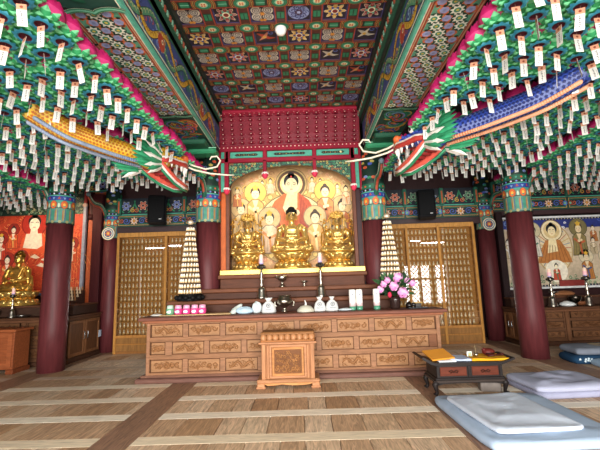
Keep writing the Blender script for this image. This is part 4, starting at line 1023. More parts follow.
def tiny_mesh(mb, M0=None):
    mb.M = (M0 or Matrix()) @ Matrix.Scale(1.15, 4)
    g = hexc('e8be74'); p = hexc('fbeecb')
    mb.lathe([(0.034, 0), (0.036, 0.010), (0.03, 0.016)], 8, col=hexc('b9802e'))
    mb.ell((0, -0.004, 0.026), (0.034, 0.024, 0.014), 8, 4, g); mb.ell((0, 0.004, 0.052), (0.021, 0.016, 0.03), 8, 5, p); mb.ell((0, 0, 0.094), (0.0125, 0.0125, 0.017), 6, 5, p); mb.ell((0, 0.003, 0.107), (0.009, 0.009, 0.009), 6, 4, hexc('5a3c1c'))
tm = MB(); tiny_mesh(tm)
# the upper rows show clear of the altar: build those one by one, nearest the posts of each case first
vis = []
for x, y, z, k in posL:
    px_ok = not (x > -2.35 and True) and not (z < 1.2 and x > -3.55)
    if px_ok: vis.append((x, y, z, 'L', k))
for x, y, z, k in posR:
    if z < 1.45 and x < 2.75 or x < 2.2 or (z < 0.75 and x < 3.2): continue
    vis.append((x, y, z, 'R', k))
vis.sort(key=lambda q: (-q[4], q[3], q[0]))
indiv = vis[:296]; iset = set((q[0], q[2]) for q in indiv)
proto = None
for x, y, z, s, k in indiv:
    if proto is None:
        o = proto = tm.build('buddha_figurine', M['gilt'])
    else:
        o = proto.copy(); COL.objects.link(o)
    o.location = (x, y, z)
    row = 15-k
    nm = ['top', 'second', 'third', 'fourth', 'fifth', 'sixth', 'seventh', 'eighth', 'ninth', 'tenth', 'eleventh', 'twelfth', 'thirteenth', 'fourteenth', 'lowest'][row-1]
    side = 'left' if s == 'L' else 'right'
    rowt = 'top shelf' if row == 1 else nm + ' shelf from the top'
    tag(o, 'tiny gilt seated figure on the %s in the %s figure case' % (rowt, side), 'figurine', 'tiny figures on the %s of the %s case' % (rowt, side), 'thing')
st = MB()
for x, y, z, k in posL+posR:
    if (x, z) not in iset: tiny_mesh(st, Matrix.Translation((x, y, z)))
tag(st.build('buddha_figurines_massed', M['gilt']), 'rest of the tiny gilt figures on the lower shelves of both cases', 'figurines', kind='stuff')

# reflected strip lamps on the front wall
for i, (x, z, L) in enumerate(((-8.12, 3.62, 1.2), (-7.06, 3.72, 0.74), (6.1, 3.55, 0.56), (7.05, 3.43, 1.28))):
    t = thing('strip_lamp', ['fluorescent strip mirrored longest in the left case glass', 'fluorescent strip mirrored shorter in the left case glass', 'fluorescent strip mirrored shorter in the right case glass', 'fluorescent strip mirrored longest in the right case glass'][i], 'lamp', (x, -2.5, z))
    b = MB((0.9, 0.9, 0.9)); b.box(-L/2, -0.1, 0.0, L/2, 0.0, 0.05); b.build('housing', M['ceramic'], t)
    b = MB((1, 1, 1)); b.tube([(-L/2+0.02, 0.03, 0.025), (L/2-0.02, 0.03, 0.025)], 0.03, 8); b.build('tube', M['tube'], t)

# ================================================================ SPEAKERS
def speaker(x, y, z, rz, label):
    t = thing('wall_speaker', label, 'speaker', (x, y, z), rz, 'black wall speakers')
    b = MB(hexc('17181b')); b.M = Matrix.Rotation(R(-8), 4, 'X')
    b.box(-0.2, -0.16, 0, 0.2, 0.16, 0.68, hexc('17181b'), 0.03); b.build('cabinet', M['black'], t)
    g = MB(hexc('101114')); g.M = b.M; g.box(-0.175, -0.175, 0.04, 0.175, -0.155, 0.64, hexc('0d0e10'), 0.01); d = Deco(g, (0, -0.176, 0.06), (1, 0, 0), (0, 0, 1)); d.rect(0.06, 0.0, 0.12, 0.02, hexc('c8c8c8'), 1); g.build('grille', M['black'], t)
    k = MB(hexc('222326')); k.box(-0.04, 0.1, 0.3, 0.04, 0.47, 0.4, None, 0.01); k.build('wall_bracket', M['black'], t)
speaker(-3.48, 8.9, 3.0, R(14), 'black loudspeaker hung over the left figure case')
speaker(2.95, 8.9, 2.92, R(-14), 'black loudspeaker hung over the right figure case')

# ================================================================ LEFT SIDE ALTAR
def side_cabinet(label, x0, x1, y0, y1, z, sgn, seed):
    cx = (x0+x1)/2
    t = thing('side_altar', label, 'altar', (cx, y0, 0))
    wd = hexc('5f3f2a'); w = (x1-x0)/2
    b = MB(hexc('5f3f2a')); b.box(-w, 0.02, 0.04, w, y1-y0, z-0.05, wd); b.build('body', M['wood_x'], t)
    tp = MB(); tp.box(-w-0.05, -0.06, z-0.05, w+0.05, y1-y0, z, hexc('5a3a28'), 0.01); tp.box(-w-0.02, -0.03, z-0.1, w+0.02, y1-y0-0.0, z-0.05, hexc('6a4630'), 0.008); tp.build('top_board', M['wood_x'], t)
    pl = MB(); pl.box(-w-0.04, -0.04, 0, w+0.04, y1-y0, 0.09, hexc('4a3022'), 0.01); pl.build('plinth', M['wood_x'], t)
    n = max(2, int((2*w)/0.85)); cw = 2*w/n
    for i in range(n):
        a = -w+i*cw
        pst = MB(hexc('69452d')); pst.box(a, -0.015, 0.09, a+0.07, 0.03, z-0.1, None, 0.006); pst.build('stile', M['wood_z'], t)
        for j in range(3):
            hh = (z-0.2)/3
            carved_panel(t, a+0.07+(cw-0.07)/2, 0.012, 0.13+hh*(j+0.5), cw-0.16, hh-0.06, seed+i*3+j, hexc('6e4a30'), hexc('5c3b24'), hexc('4c301e'))
    # the end that faces the middle of the hall has two cupboard doors
    e = w if sgn < 0 else -w; D = y1-y0
    for j in range(2):
        dd = MB(hexc('69452d')); ya = 0.12+j*(D-0.16)/2; yb = ya+(D-0.2)/2
        s = 1 if sgn < 0 else -1
        dd.box(min(e, e+s*0.022), ya, 0.12, max(e, e+s*0.022), yb, z-0.12, None, 0.005); 
        k = 0.06
        for (u0, u1, v0, v1) in ((ya, yb, 0.12, 0.12+k), (ya, yb, z-0.12-k, z-0.12), (ya, ya+k, 0.12, z-0.12), (yb-k, yb, 0.12, z-0.12)):
            q_ = 0.034 if u1-u0 > v1-v0 or v1-v0 < 0.1 else 0.037; dd.box(min(e, e+s*q_), u0, v0, max(e, e+s*q_), u1, v1, hexc('85593a'), 0.004)
        o = dd.build('door', M['wood_z'], t)
        h = MB(hexc('b8bcc0')); yy = ya+0.05 if j else yb-0.05; h.tube([(e+s*0.03, yy, z*0.45), (e+s*0.06, yy, z*0.47), (e+s*0.06, yy, z*0.6), (e+s*0.03, yy, z*0.62)], 0.012, 6); h.build('handle', M['silver'], o)
    return t
side_cabinet('dark carved wooden altar under the orange painting on the left', -9.3, -4.95, 7.95, 9.3, 0.97, -1, 3)
side_cabinet('dark carved wooden altar under the white-framed painting on the right', 4.7, 9.4, 8.55, 9.3, 0.81, 1, 5)
def shelf_block(name, label, x0, x1, y0, y1, z0, z1, col):
    b = MB(col); b.box(x0, y0, z0, x1, y1, z1-0.035, mix(col, BLK, 0.35), 0.008); b.box(x0-0.03, y0-0.03, z1-0.04, x1+0.03, y1, z1, col, 0.01)
    return tag(b.build(name, M['wood_x']), label, 'step', kind='thing')
shelf_block('altar_step', 'dark wooden step on the left side altar carrying the gold statue', -9.2, -5.0, 8.3, 9.25, 0.972, 1.2, hexc('5c3a2a'))
shelf_block('altar_step', 'dark wooden step at the back of the right side altar', 4.75, 9.3, 9.0, 9.28, 0.812, 1.02, hexc('5c3a2a'))

st_ = statue('gilt seated statue on the left side altar before the orange painting', -6.52, 8.66, 1.2, 0.92, 0.32, 0.46, False, 'd8a850')

def left_painting():
    t = thing('side_painting', 'orange red painting of white-faced holy figures over the left side altar', 'painting', (-7.0, 9.62, 1.45))
    b = MB(hexc('b8402a')); b.box(-2.2, -0.01, 0, 1.36, 0.03, 2.27, hexc('c24a2c')); b.build('panel', M['paint'], t)
    p = MB(); d = Deco(p, (0, -0.011, 0), (1, 0, 0), (0, 0, 1), 0.0009); r = random.Random(8)
    d.rect(-2.18, 0.02, 1.34, 2.2, hexc('c9482a'), 1)
    for k in range(500):
        u = r.uniform(-2.1, 1.3); v = r.uniform(0.1, 2.1)
        d.spiral(u, v, r.uniform(0.04, 0.1), 1.0, 0.016, [hexc('e0703c'), hexc('b0341f'), hexc('e89458'), hexc('9a2a1c'), hexc('d85f34')][r.randrange(5)], 1.5+k*0.002, r.uniform(0, 6), 1, 7)
    # net of fine gold lines on the right
    for k in range(9):
        d.ring(0.75, 0.4, 0.15+0.09*k, 0.157+0.09*k, hexc('eda45e'), 3, 24, 0.2, 2.6)
    for k in range(14): d.stroke([(0.45+0.06*k, 0.1), (0.35+0.07*k, 1.5)], 0.006, hexc('eda45e'), 3.2)
    # large white buddha
    u, v = 0.08, 1.62
    d.disc(u, v+0.16, 0.34, hexc('8f1f18'), 4, 26); d.disc(u, v+0.16, 0.31, hexc('b02f20'), 4.2, 26)
    d.poly([(u-0.36, v-0.62), (u+0.42, v-0.62), (u+0.36, v-0.28), (u+0.2, v-0.08), (u-0.18, v-0.08), (u-0.3, v-0.25)], hexc('d8562e'), 4.5)
    d.poly([(u-0.2, v-0.1), (u+0.2, v-0.1), (u+0.24, v-0.42), (u+0.1, v-0.5), (u-0.26, v-0.46)], hexc('ecdcc0'), 4.8)
    d.poly([(u-0.1, v-0.1), (u+0.1, v-0.1), (u+0.08, v+0.05), (u-0.08, v+0.05)], hexc('ecdcc0'), 4.9)
    d.disc(u, v+0.22, 0.17, hexc('2a2426'), 5, 18, 1, 0.95); d.disc(u, v+0.36, 0.07, hexc('2a2426'), 5); d.disc(u, v+0.14, 0.145, hexc('f2e4c8'), 5.2, 18, 0.95, 1.15)
    for sx in (-1, 1): d.stroke([(u+sx*0.03, v+0.19), (u+sx*0.07, v+0.2), (u+sx*0.11, v+0.185)], 0.012, hexc('3a2a24'), 5.5)
    d.rect(u-0.035, v+0.06, u+0.035, v+0.075, hexc('c0402c'), 5.5)
    for q in ((0.12, 0.92), (0.4, 0.84), (0.3, 0.7)): d.poly([(q[0]-0.1, q[1]), (q[0]+0.06, q[1]-0.05), (q[0]+0.16, q[1]-0.02), (q[0]+0.02, q[1]+0.07)], hexc('eedcc0'), 5)
    for i, (uu, vv, h) in enumerate(((-0.45, 1.15, 0.6), (-0.75, 0.85, 0.7), (-0.2, 0.35, 0.7), (-0.95, 1.45, 0.5), (-1.2, 0.7, 0.8), (-1.7, 1.2, 0.7), (-0.55, 0.3, 0.7), (-1.7, 0.3, 0.8), (0.95, 1.2, 0.55), (1.1, 0.75, 0.6))):
        human(d, uu, vv, h, [hexc('d8592e'), hexc('c23c24'), hexc('e0803c')][i % 3], hexc('f0dcc0'), hexc('9a2a1c'), hexc('3a2420'), hexc('eedcc0') if i % 2 else hexc('e8b060'), 6+i*0.05, i % 2 == 1)
    p.build('painted_figures', M['paint'], t)
    f = MB(hexc('8c98b8')); f.box(1.34, -0.05, -0.04, 1.42, 0.03, 2.2, hexc('9aa2b4'), 0.01); f.box(-2.25, -0.04, -0.06, 1.42, 0.03, 0.0, hexc('5a6a94'), 0.01)
    f.ell((1.38, -0.03, 2.22), (0.07, 0.05, 0.06), 10, 6, hexc('f0d0c0')); f.box(1.345, -0.04, 2.25, 1.415, 0.03, 2.62, hexc('a82a28'), 0.008); f.build('frame', M['paint'], t)
    s = MB(hexc('3f6a54')); d = Deco(s, (0, -0.03, 0), (1, 0, 0), (0, 0, 1)); r = random.Random(4)
    s.box(-2.2, -0.028, 2.0, 1.34, -0.012, 2.6, hexc('1f3a30'))
    for k in range(420):
        u = r.uniform(-2.15, 1.3); v = r.uniform(2.02, 2.58); d.spiral(u, v, 0.035, 1.0, 0.014, [hexc('8fa88a'), hexc('3f8a6a'), hexc('b8b08a'), hexc('4f7a60')][k % 4], 1, r.uniform(0, 6), 1, 7)
    s.build('fretwork', M['paint'], t)
left_painting()
wall('wall_panel_left', -5.56, 9.66, 0.9, -5.02, 9.72, 4.0, hexc('b85a30'))
mb = MB(hexc('4a1a1e')); mb.box(-5.28, 9.35, 0.0, -5.05, 9.6, 3.9, hexc('451a1e'), 0.01)
tag(mb.build('wooden_post', M['shaft']), 'dark maroon square post between the orange panel and the rear left pillar', 'post', kind='thing')
t = MB(hexc('3a1a1c')); t.box(-5.5, 9.56, 3.35, -5.38, 9.62, 4.0, hexc('3a1a1c'), 0.02); t.lathe([(0.07, -0.05), (0.075, 0.0), (0.06, 0.08)], 14, (-5.44, 9.57, 3.33))  # dark maroon board with a rounded lower end, set on the orange panel
tag(t.build('hanging_plaque', M['lacquer']), 'dark maroon round-ended wooden clapper hung on the orange panel', 'plaque', kind='thing')
mb = MB(hexc('35211c')); mb.box(4.82, 9.4, 0.0, 4.98, 9.55, 3.1, hexc('2a1a1c'), 0.01)
tag(mb.build('wooden_post', M['shaft']), 'narrow dark post at the left edge of the white-framed painting', 'post', kind='thing')

def rack():
    t = thing('figurine_rack', 'small sloping rack of pale figures beside the left red pillar', 'rack', (-5.45, 8.72, 1.2))
    b = MB(hexc('3a2620'))
    for k in range(4): b.box(-0.24, 0.09*k, 0.0, 0.24, 0.09*k+0.09, 0.07+0.075*k, hexc('4a3026'), 0.004)
    b.build('stepped_stand', M['wood_x'], t)
    f = MB(hexc('e0c8a0'))
    for k in range(4):
        for i in range(7): f.lathe([(0.024, 0), (0.026, 0.02), (0.016, 0.05), (0.018, 0.07), (0.004, 0.09)], 7, (-0.2+0.066*i, 0.09*k+0.045, 0.07+0.075*k), hexc('e6d2b0') if (i+k) % 3 else hexc('a8764a'))
    f.build('pale_figures', M['ceramic'], t)
rack()

def right_painting():
    t = thing('side_painting', 'white-framed painting of a buddha and rows of robed figures over the right altar', 'painting', (6.9, 9.44, 1.18))
    W0, W1, H = -2.06, 2.3, 1.78
    b = MB(hexc('d8ccb4')); b.box(W0, -0.01, 0, W1, 0.03, H, hexc('d4c6ac')); b.build('panel', M['paint'], t)
    f = MB(hexc('e6e6e2'))
    for q in ((W0, 0, W1, 0.05), (W0, H-0.05, W1, H), (W0, 0, W0+0.05, H), (W1-0.05, 0, W1, H)): f.box(q[0], -0.035, q[1], q[2], 0.02, q[3], hexc('dfe2e2'), 0.008)
    f.build('frame', M['paint'], t)
    p = MB(); d = Deco(p, (0, -0.011, 0), (1, 0, 0), (0, 0, 1), 0.0009); r = random.Random(6)
    d.rect(W0+0.05, 0.05, W1-0.05, H-0.05, hexc('cbb89c'), 0.5)
    d.poly([(W0+0.05, H-0.3), (W1-0.05, H-0.3), (W1-0.05, H-0.05), (W0+0.05, H-0.05)], hexc('27357e'), 1)
    for k in range(50): d.spiral(r.uniform(W0+0.1, W1-0.1), H-r.uniform(0.08, 0.34), r.uniform(0.03, 0.07), 1.1, 0.022, [hexc('4a62b4'), hexc('dfe2e8'), hexc('1c2558'), hexc('7a98c8')][k % 4], 1.5+k*0.01, r.uniform(0, 6), 1, 8)
    d.frame(W0+0.05, 0.05, W1-0.05, H-0.05, 0.045, hexc('20243c'), 2.2)
    for k in range(56): d.star(W0+0.09+k*(W1-W0-0.18)/55, H-0.073, 0.02, 4, hexc('d8cfae'), 2.4); d.star(W0+0.09+k*(W1-W0-0.18)/55, 0.073, 0.02, 4, hexc('d8cfae'), 2.4)
    for k in range(150):   # green hills and waves along the foot
        d.spiral(r.uniform(W0+0.12, W1-0.12), r.uniform(0.1, 0.3), r.uniform(0.03, 0.06), 1, 0.02, [hexc('6f8f6a'), hexc('b8c4a0'), hexc('4f7a5a'), hexc('d8d4b4')][k % 4], 2+k*0.003, r.uniform(0, 6), 1, 7)
    # main buddha with round aureole, left of the middle
    u = -0.74
    d.disc(u, 0.98, 0.52, hexc('b89a6a'), 3, 34, 0.9, 1.2); d.disc(u, 0.98, 0.49, hexc('dccaa4'), 3.2, 34, 0.9, 1.2)
    for k in range(30): a = k*2*pi/30; d.stroke([(u+0.2*cos(a), 0.98+0.3*sin(a)), (u+0.43*cos(a), 0.98+0.57*sin(a))], 0.015, [hexc('b8503a'), hexc('5a7a9a'), hexc('c8a050')][k % 3], 3.4)
    for rr, c, l in ((0.27, hexc('7a5a34'), 4), (0.25, hexc('efe0b8'), 4.1), (0.2, hexc('dcc28a'), 4.2)): d.disc(u, 1.42, rr, c, l, 24)
    d.poly([(u-0.42, 0.62), (u+0.42, 0.62), (u+0.36, 0.86), (u+0.18, 1.18), (u-0.18, 1.18), (u-0.36, 0.86)], hexc('b8763a'), 5)
    d.poly([(u-0.1, 1.2), (u+0.08, 1.2), (u+0.1, 0.9), (u-0.16, 0.86)], hexc('f0dfae'), 5.2)
    for k in range(8): d.stroke([(u-0.36+k*0.1, 0.64), (u-0.2+k*0.06, 1.05)], 0.012, hexc('7a4420'), 5.3)
    d.disc(u, 1.46, 0.135, hexc('17181c'), 6, 16); d.disc(u, 1.57, 0.055, hexc('17181c'), 6); d.disc(u, 1.40, 0.105, hexc('f2dfb0'), 6.2, 16, 0.9, 1.15)
    for sx in (-1, 1): d.stroke([(u+sx*0.02, 1.435), (u+sx*0.05, 1.445), (u+sx*0.08, 1.43)], 0.01, hexc('2a2a2a'), 6.4)
    d.rect(u-0.02, 1.33, u+0.02, 1.342, hexc('b03a2c'), 6.4)
    d.disc(u, 0.42, 0.27, hexc('efe6d0'), 7, 24); human(d, u, 0.2, 0.42, hexc('c04a30'), CRM, None, BLK, hexc('3f7a5a'), 7.3)
    human(d, -0.08, 0.78, 0.85, hexc('8a7a4a'), hexc('e8d2a8'), hexc('7a7048'), hexc('5a4a34'), hexc('c0603a'), 5.5, True)
    human(d, -1.22, 0.78, 0.8, hexc('d8d0c0'), hexc('eedfc0'), hexc('c8bc98'), BLK, hexc('5a7a6a'), 5.5)
    pal = [hexc('b8763a'), hexc('7a8a5a'), hexc('c8b490'), hexc('a8543a'), hexc('8a7a5a'), hexc('d0c0a4')]
    for i in range(9): human(d, 0.28+i*0.23, 1.12, 0.42, pal[i % 6], hexc('ecdcc0'), None, hexc('2a2626'), pal[(i+3) % 6], 4+0.02*i)
    for i in range(9): human(d, 0.24+i*0.235, 0.8, 0.44, pal[(i+2) % 6], hexc('ecdcc0'), None, hexc('2a2626'), pal[(i+4) % 6], 5+0.02*i)
    for i, c in enumerate((hexc('b87838'), hexc('4f7a48'), hexc('a86a34'), hexc('7a5a8a'), hexc('b87838'))): human(d, 0.02+i*0.48, 0.2, 0.68, c, hexc('e8d4b0'), hexc('d8caa8'), hexc('3a3230'), hexc('8a3a2c') if i % 2 else hexc('3f5a8a'), 6.5+0.02*i, i % 2 == 0)
    for i, (uu, vv) in enumerate(((-1.75, 1.15), (-1.5, 1.2), (-1.85, 0.75), (-1.55, 0.72))): human(d, uu, vv, 0.5, pal[i], hexc('e8e2d8'), None, hexc('3a3230'), hexc('e0e4e6'), 5+0.02*i)
    for i, uu in enumerate((-1.72, -1.3)): human(d, uu, 0.15, 0.62, [hexc('c8b8a0'), hexc('a8604a')][i], hexc('e8e0d0'), None, hexc('2f2a2a'), hexc('4a5a9a'), 6)
    for k in range(20): d.disc(-1.9+r.uniform(0, 0.3), 0.8+r.uniform(0, 0.25), 0.04, hexc('2f5a44'), 4.5, 7)
    d.rect(-0.72, 0.02, -0.1, 0.2, hexc('8a2f2a'), 9); d.frame(-0.72, 0.02, -0.1, 0.2, 0.015, hexc('6a2420'), 9.2)
    p.build('painted_figures', M['paint'], t)
right_painting()

# wooden chest in front of the left side altar
def left_chest():
    t = thing('wooden_chest', 'orange brown wooden chest cut by the left edge of the picture', 'chest', (-5.98, 7.3, 0))
    b = MB(hexc('8a4a2c')); b.box(-0.5, 0, 0.08, 0.5, 0.42, 0.76, hexc('8f4d2c'), 0.01); b.build('body', M['wood_x'], t)
    f = MB(hexc('7a3f24')); 
    for q in ((-0.47, 0.12, 0.47, 0.2), (-0.47, 0.66, 0.47, 0.74), (-0.472, 0.118, -0.39, 0.742), (0.39, 0.118, 0.472, 0.742)): f.box(q[0], -0.015 if q[2]-q[0] > 0.5 else -0.019, q[1], q[2], 0.01, q[3], hexc('9a5532'), 0.005)
    f.build('frame', M['wood_x'], t)
    l = MB(hexc('9a5532')); l.box(-0.54, -0.04, 0.76, 0.54, 0.46, 0.81, None, 0.01); l.build('lid', M['wood_x'], t)
    for s in (-1, 1): g = MB(hexc('7a3f24')); g.box(s*0.46-0.07, -0.03, 0, s*0.46+0.07, 0.43, 0.085, None, 0.01); g.build('foot', M['wood_x'], t)
left_chest()

# ================================================================ CANDLESTICKS AND ALTAR WARE
def candlestick(label, x, y, z, h, mat='silver', group=None):
    t = thing('candlestick', label, 'candlestick', (x, y, z), 0, group); s = h/0.82
    c = hexc('c9c2b4')
    b = MB(c); b.lathe([(0.10*s, 0), (0.1*s, 0.02*s), (0.085*s, 0.05*s), (0.07*s, 0.16*s), (0.06*s, 0.2*s), (0.02*s, 0.215*s)], 20); b.build('base', M[mat], t)
    b = MB(c); b.lathe([(0.022*s, 0.21*s), (0.035*s, 0.24*s), (0.022*s, 0.28*s), (0.03*s, 0.33*s), (0.038*s, 0.36*s), (0.02*s, 0.40*s), (0.026*s, 0.44*s), (0.034*s, 0.47*s), (0.018*s, 0.5*s), (0.018*s, 0.54*s)], 14); b.build('stem', M[mat], t)
    b = MB(hexc('8a8478')); b.lathe([(0.02*s, 0.54*s), (0.055*s, 0.555*s), (0.068*s, 0.585*s), (0.055*s, 0.62*s), (0.03*s, 0.64*s)], 16)
    for k in range(8): b.ell((0.066*s*cos(k*pi/4), 0.066*s*sin(k*pi/4), 0.585*s), (0.02*s, 0.02*s, 0.028*s), 6, 4, hexc('5a564e'))
    b.build('drip_cup', M[mat], t)
    b = MB(hexc('e8b8b4')); b.lathe([(0.03*s, 0.63*s), (0.045*s, 0.66*s), (0.04*s, 0.74*s), (0.034*s, 0.80*s), (0.02*s, 0.82*s)], 12, col=[hexc('a9a0c8'), hexc('e6b0b4'), hexc('f0c8b0'), hexc('f6dcc0')])
    b.build('candle_glass', M['flame'], t)
candlestick('metal candlestick with pink glass on the step left of the burner', -0.79, 7.005, 1.246, 0.8)
candlestick('metal candlestick with pink glass on the step right of the burner', 0.29, 7.005, 1.246, 0.8)
candlestick('metal candlestick standing before the gold statue of the left side altar', -6.2, 8.13, 0.972, 0.62)
candlestick('metal candlestick on the right side altar, nearer the red pillar', 5.52, 8.72, 0.812, 0.84)
candlestick('metal candlestick on the right side altar, nearer the picture edge', 6.32, 8.72, 0.812, 0.84)

def turned(name, label, cat, x, y, z, prof, col, mat='silver', parts=()):
    if not parts:
        b = MB(col); b.lathe(prof, 24); o = b.build(name, M[mat]); o.location = (x, y, z); return tag(o, label, cat, kind='thing')
    t = thing(name, label, cat, (x, y, z)); b = MB(col); b.lathe(prof, 24); b.build('bowl', M[mat], t)
    for nm, fn, m in parts: q = MB(col); fn(q); q.build(nm, M[m], t)
    return t
sv = hexc('c4bdae')
turned('stem_bowl', 'wide metal stem bowl on the upper step left of the middle', 'bowl', -0.42, 7.13, 1.441, [(0.06, 0), (0.05, 0.02), (0.022, 0.05), (0.022, 0.10), (0.075, 0.13), (0.1, 0.19), (0.09, 0.2), (0.06, 0.15), (0.01, 0.14)], sv, parts=(('leaf_spout', lambda q: (q.ell((-0.09, 0, 0.19), (0.05, 0.03, 0.02), 8, 6, hexc('d8d4c8')), q.ell((0.04, -0.02, 0.2), (0.05, 0.04, 0.02), 8, 6, hexc('d8d4c8'))), 'silver'),))
turned('stem_cup', 'small metal stem cup on the upper step right of the middle', 'cup', -0.01, 7.13, 1.441, [(0.035, 0), (0.03, 0.015), (0.02, 0.05), (0.026, 0.075), (0.06, 0.085), (0.06, 0.1), (0.01, 0.095)], sv)
def handles(q):
    for s in (-1, 1): q.tube([(s*0.11, 0, 0.1), (s*0.16, 0, 0.11), (s*0.165, 0, 0.17), (s*0.13, 0, 0.19)], 0.014, 6, hexc('a8a294'))
turned('incense_burner', 'metal incense burner with two side handles in the middle of the altar', 'incense burner', -0.36, 6.62, 1.021, [(0.05, 0), (0.055, 0.02), (0.032, 0.045), (0.035, 0.085), (0.10, 0.12), (0.135, 0.17), (0.125, 0.22), (0.1, 0.235), (0.115, 0.28), (0.105, 0.28), (0.09, 0.24), (0.01, 0.2)], hexc('b0a798'), parts=(('handle', handles, 'silver'),))
def cloche():
    t = thing('rice_mound', 'pale wrapped rice mound with a metal spout beside the incense burner', 'offering', (-0.0, 6.6, 1.021))
    b = MB(hexc('c9c6b4')); b.lathe([(0.15, 0), (0.15, 0.02), (0.13, 0.05), (0.09, 0.09), (0.03, 0.105)], 20); b.build('mound', M['cloth'], t)
    k = MB(hexc('e4e2da')); k.tube([(0, 0, 0.09), (0.005, 0, 0.14), (-0.01, 0, 0.19)], [0.022, 0.014, 0.008], 8); k.build('tied_top', M['cloth'], t)
cloche()

def pouch(label, x, y, w, h, rz, seed):
    t = thing('cloth_pouch', label, 'pouch', (x, y, 1.021), rz, 'white pouches on the altar'); r = random.Random(seed)
    b = MB(hexc('cfd0ce'))
    prof = [(0.46, 0.0), (0.5, 0.06), (0.48, 0.3), (0.4, 0.55), (0.22, 0.72), (0.12, 0.78)]
    rings = [[(w*pr*cos(a)*(1+0.03*sin(5*a+seed)), w*pr*0.62*sin(a), h*z) for a in [2*pi*j/20 for j in range(20)]] for pr, z in prof]
    b.ringed(rings); b.build('bag', M['cloth'], t)
    n = MB(hexc('d8d8d4')); rings = [[(w*pr*cos(a)*(1+0.22*sin(4*a+seed)), w*pr*0.6*sin(a)*(1+0.2*sin(3*a)), h*z) for a in [2*pi*j/20 for j in range(20)]] for pr, z in [(0.11, 0.77), (0.15, 0.86), (0.23, 1.0), (0.05, 0.93)]]
    n.ringed(rings); n.build('gathered_neck', M['cloth'], t)
    e = MB(hexc('6a7078')); d = Deco(e, (0, -w*0.31-0.002, h*0.36), (1, 0, 0), (0, 0.12, 1)); d.ring(0, 0.03, 0.026, 0.036, hexc('59616a'), 1, 16); d.star(0, 0.03, 0.02, 6, hexc('59616a'), 1, 0.4); d.rect(-0.055, -0.03, 0.055, -0.022, hexc('7a828a'), 1); d.rect(-0.04, -0.042, 0.04, -0.036, hexc('8a929a'), 1); e.build('printed_emblem', M['paint'], t)
pouch('white tied pouch with round emblem left of the incense burner', -0.63, 6.6, 0.25, 0.25, 0.05, 1)
pouch('white tied pouch with round emblem right of the rice mound', 0.24, 6.6, 0.2, 0.24, -0.05, 2)
pouch('white tied pouch with round emblem, farthest right of the pouches', 0.45, 6.6, 0.22, 0.24, 0.1, 5)
def lump(name, label, cat, x, y, z, dims, col, seed, rz=0.0, tilt=0.0, mat='cloth'):
    r = random.Random(seed); b = MB(col); b.M = Matrix.Rotation(rz, 4, 'Z') @ Matrix.Rotation(tilt, 4, 'Y')
    ph = [r.uniform(0, 6) for _ in range(4)]
    def fn(u, v):
        a = 2*pi*u; th = pi*v; k = 1+0.08*sin(3*a+ph[0])+0.06*sin(5*a+ph[1]+2*th)
        return (dims[0]*k*sin(th)*cos(a), dims[1]*k*sin(th)*sin(a), dims[2]*(max(-cos(th), -0.75)+0.75)*k)
    b.grid(fn, 22, 10, None, True, True)
    o = b.build(name, M[mat]); o.location = (x, y, z); return tag(o, label, cat, kind='thing')
lump('cloth_bundle', 'slanting pale cloth bundle propped at the left of the offerings', 'bundle', -1.19, 6.64, 1.03, (0.16, 0.06, 0.05), hexc('c3cdc6'), 1, 0.1, -0.75)
lump('cloth_bundle', 'low light blue cloth bundle on the altar', 'bundle', -1.03, 6.54, 1.022, (0.15, 0.09, 0.06), hexc('b9d2e2'), 2)
lump('cloth_bundle', 'pale grey knotted cloth bundle next to the white pouch', 'bundle', -0.84, 6.62, 1.022, (0.085, 0.07, 0.1), hexc('c9d4d6'), 3)
lump('cloth_bundle', 'flat pale cloth lying right of the last pouch', 'bundle', 0.66, 6.56, 1.022, (0.12, 0.07, 0.022), hexc('c4d0d6'), 4)
def bottle(x, y, label):
    t = thing('pump_bottle', label, 'bottle', (x, y, 1.021), 0, 'tall white cylinders on the altar')
    b = MB(); b.lathe([(0.052, 0.0), (0.055, 0.01), (0.055, 0.065)], 18, col=hexc('4f8f72')); b.build('green_foot', M['ceramic'], t)
    b = MB(); b.lathe([(0.055, 0.065), (0.057, 0.12), (0.057, 0.33), (0.05, 0.345)], 18, col=[hexc('e0c4c4'), hexc('eceae4'), hexc('eceae4')])
    d = Deco(b, (0, -0.0575, 0.22), (1, 0, 0), (0, 0, 1)); d.rect(-0.012, 0.02, 0.012, 0.06, hexc('5a5a66'), 1); d.disc(0, -0.01, 0.012, hexc('7a7a84'), 1, 8); d.rect(-0.018, -0.09, 0.018, -0.05, hexc('e09a9a'), 1); b.build('white_body', M['ceramic'], t)
bottle(0.80, 6.6, 'white cylinder with green foot, left of the close pair on the altar'); bottle(0.92, 6.62, 'white cylinder with green foot, right of the close pair on the altar'); bottle(1.21, 6.6, 'white cylinder with green foot standing alone before the flowers')
def candle_cup(x, y, col, label, group):
    t = thing('votive_cup', label, 'candle cup', (x, y, 1.041), 0, group)
    b = MB(); b.lathe([(0.055, 0), (0.065, 0.01), (0.068, 0.08), (0.06, 0.095)], 16, col=col); d = Deco(b, (0, -0.0685, 0.045), (1, 0, 0), (0, 0, 1)); d.disc(0.0, 0, 0.032, hexc('f4e4ea'), 1, 12, 1.2, 0.7); b.build('cup', M['ceramic'], t)
    b = MB(); b.lathe([(0.06, 0.095), (0.055, 0.12), (0.052, 0.15), (0.01, 0.155)], 14, col=mix(col, (1, 1, 1), 0.55)); b.build('lid', M['ceramic'], t)
nmx = ['left-hand', 'second', 'third', 'last']
for i, x in enumerate((-2.17, -2.03, -1.89, -1.76)): candle_cup(x, 6.6, hexc('e0468a'), ['pink votive cup next to the green one', 'pink votive cup second from the green one', 'pink votive cup third from the green one', 'pink votive cup farthest from the green one'][i], 'pink votive cups')
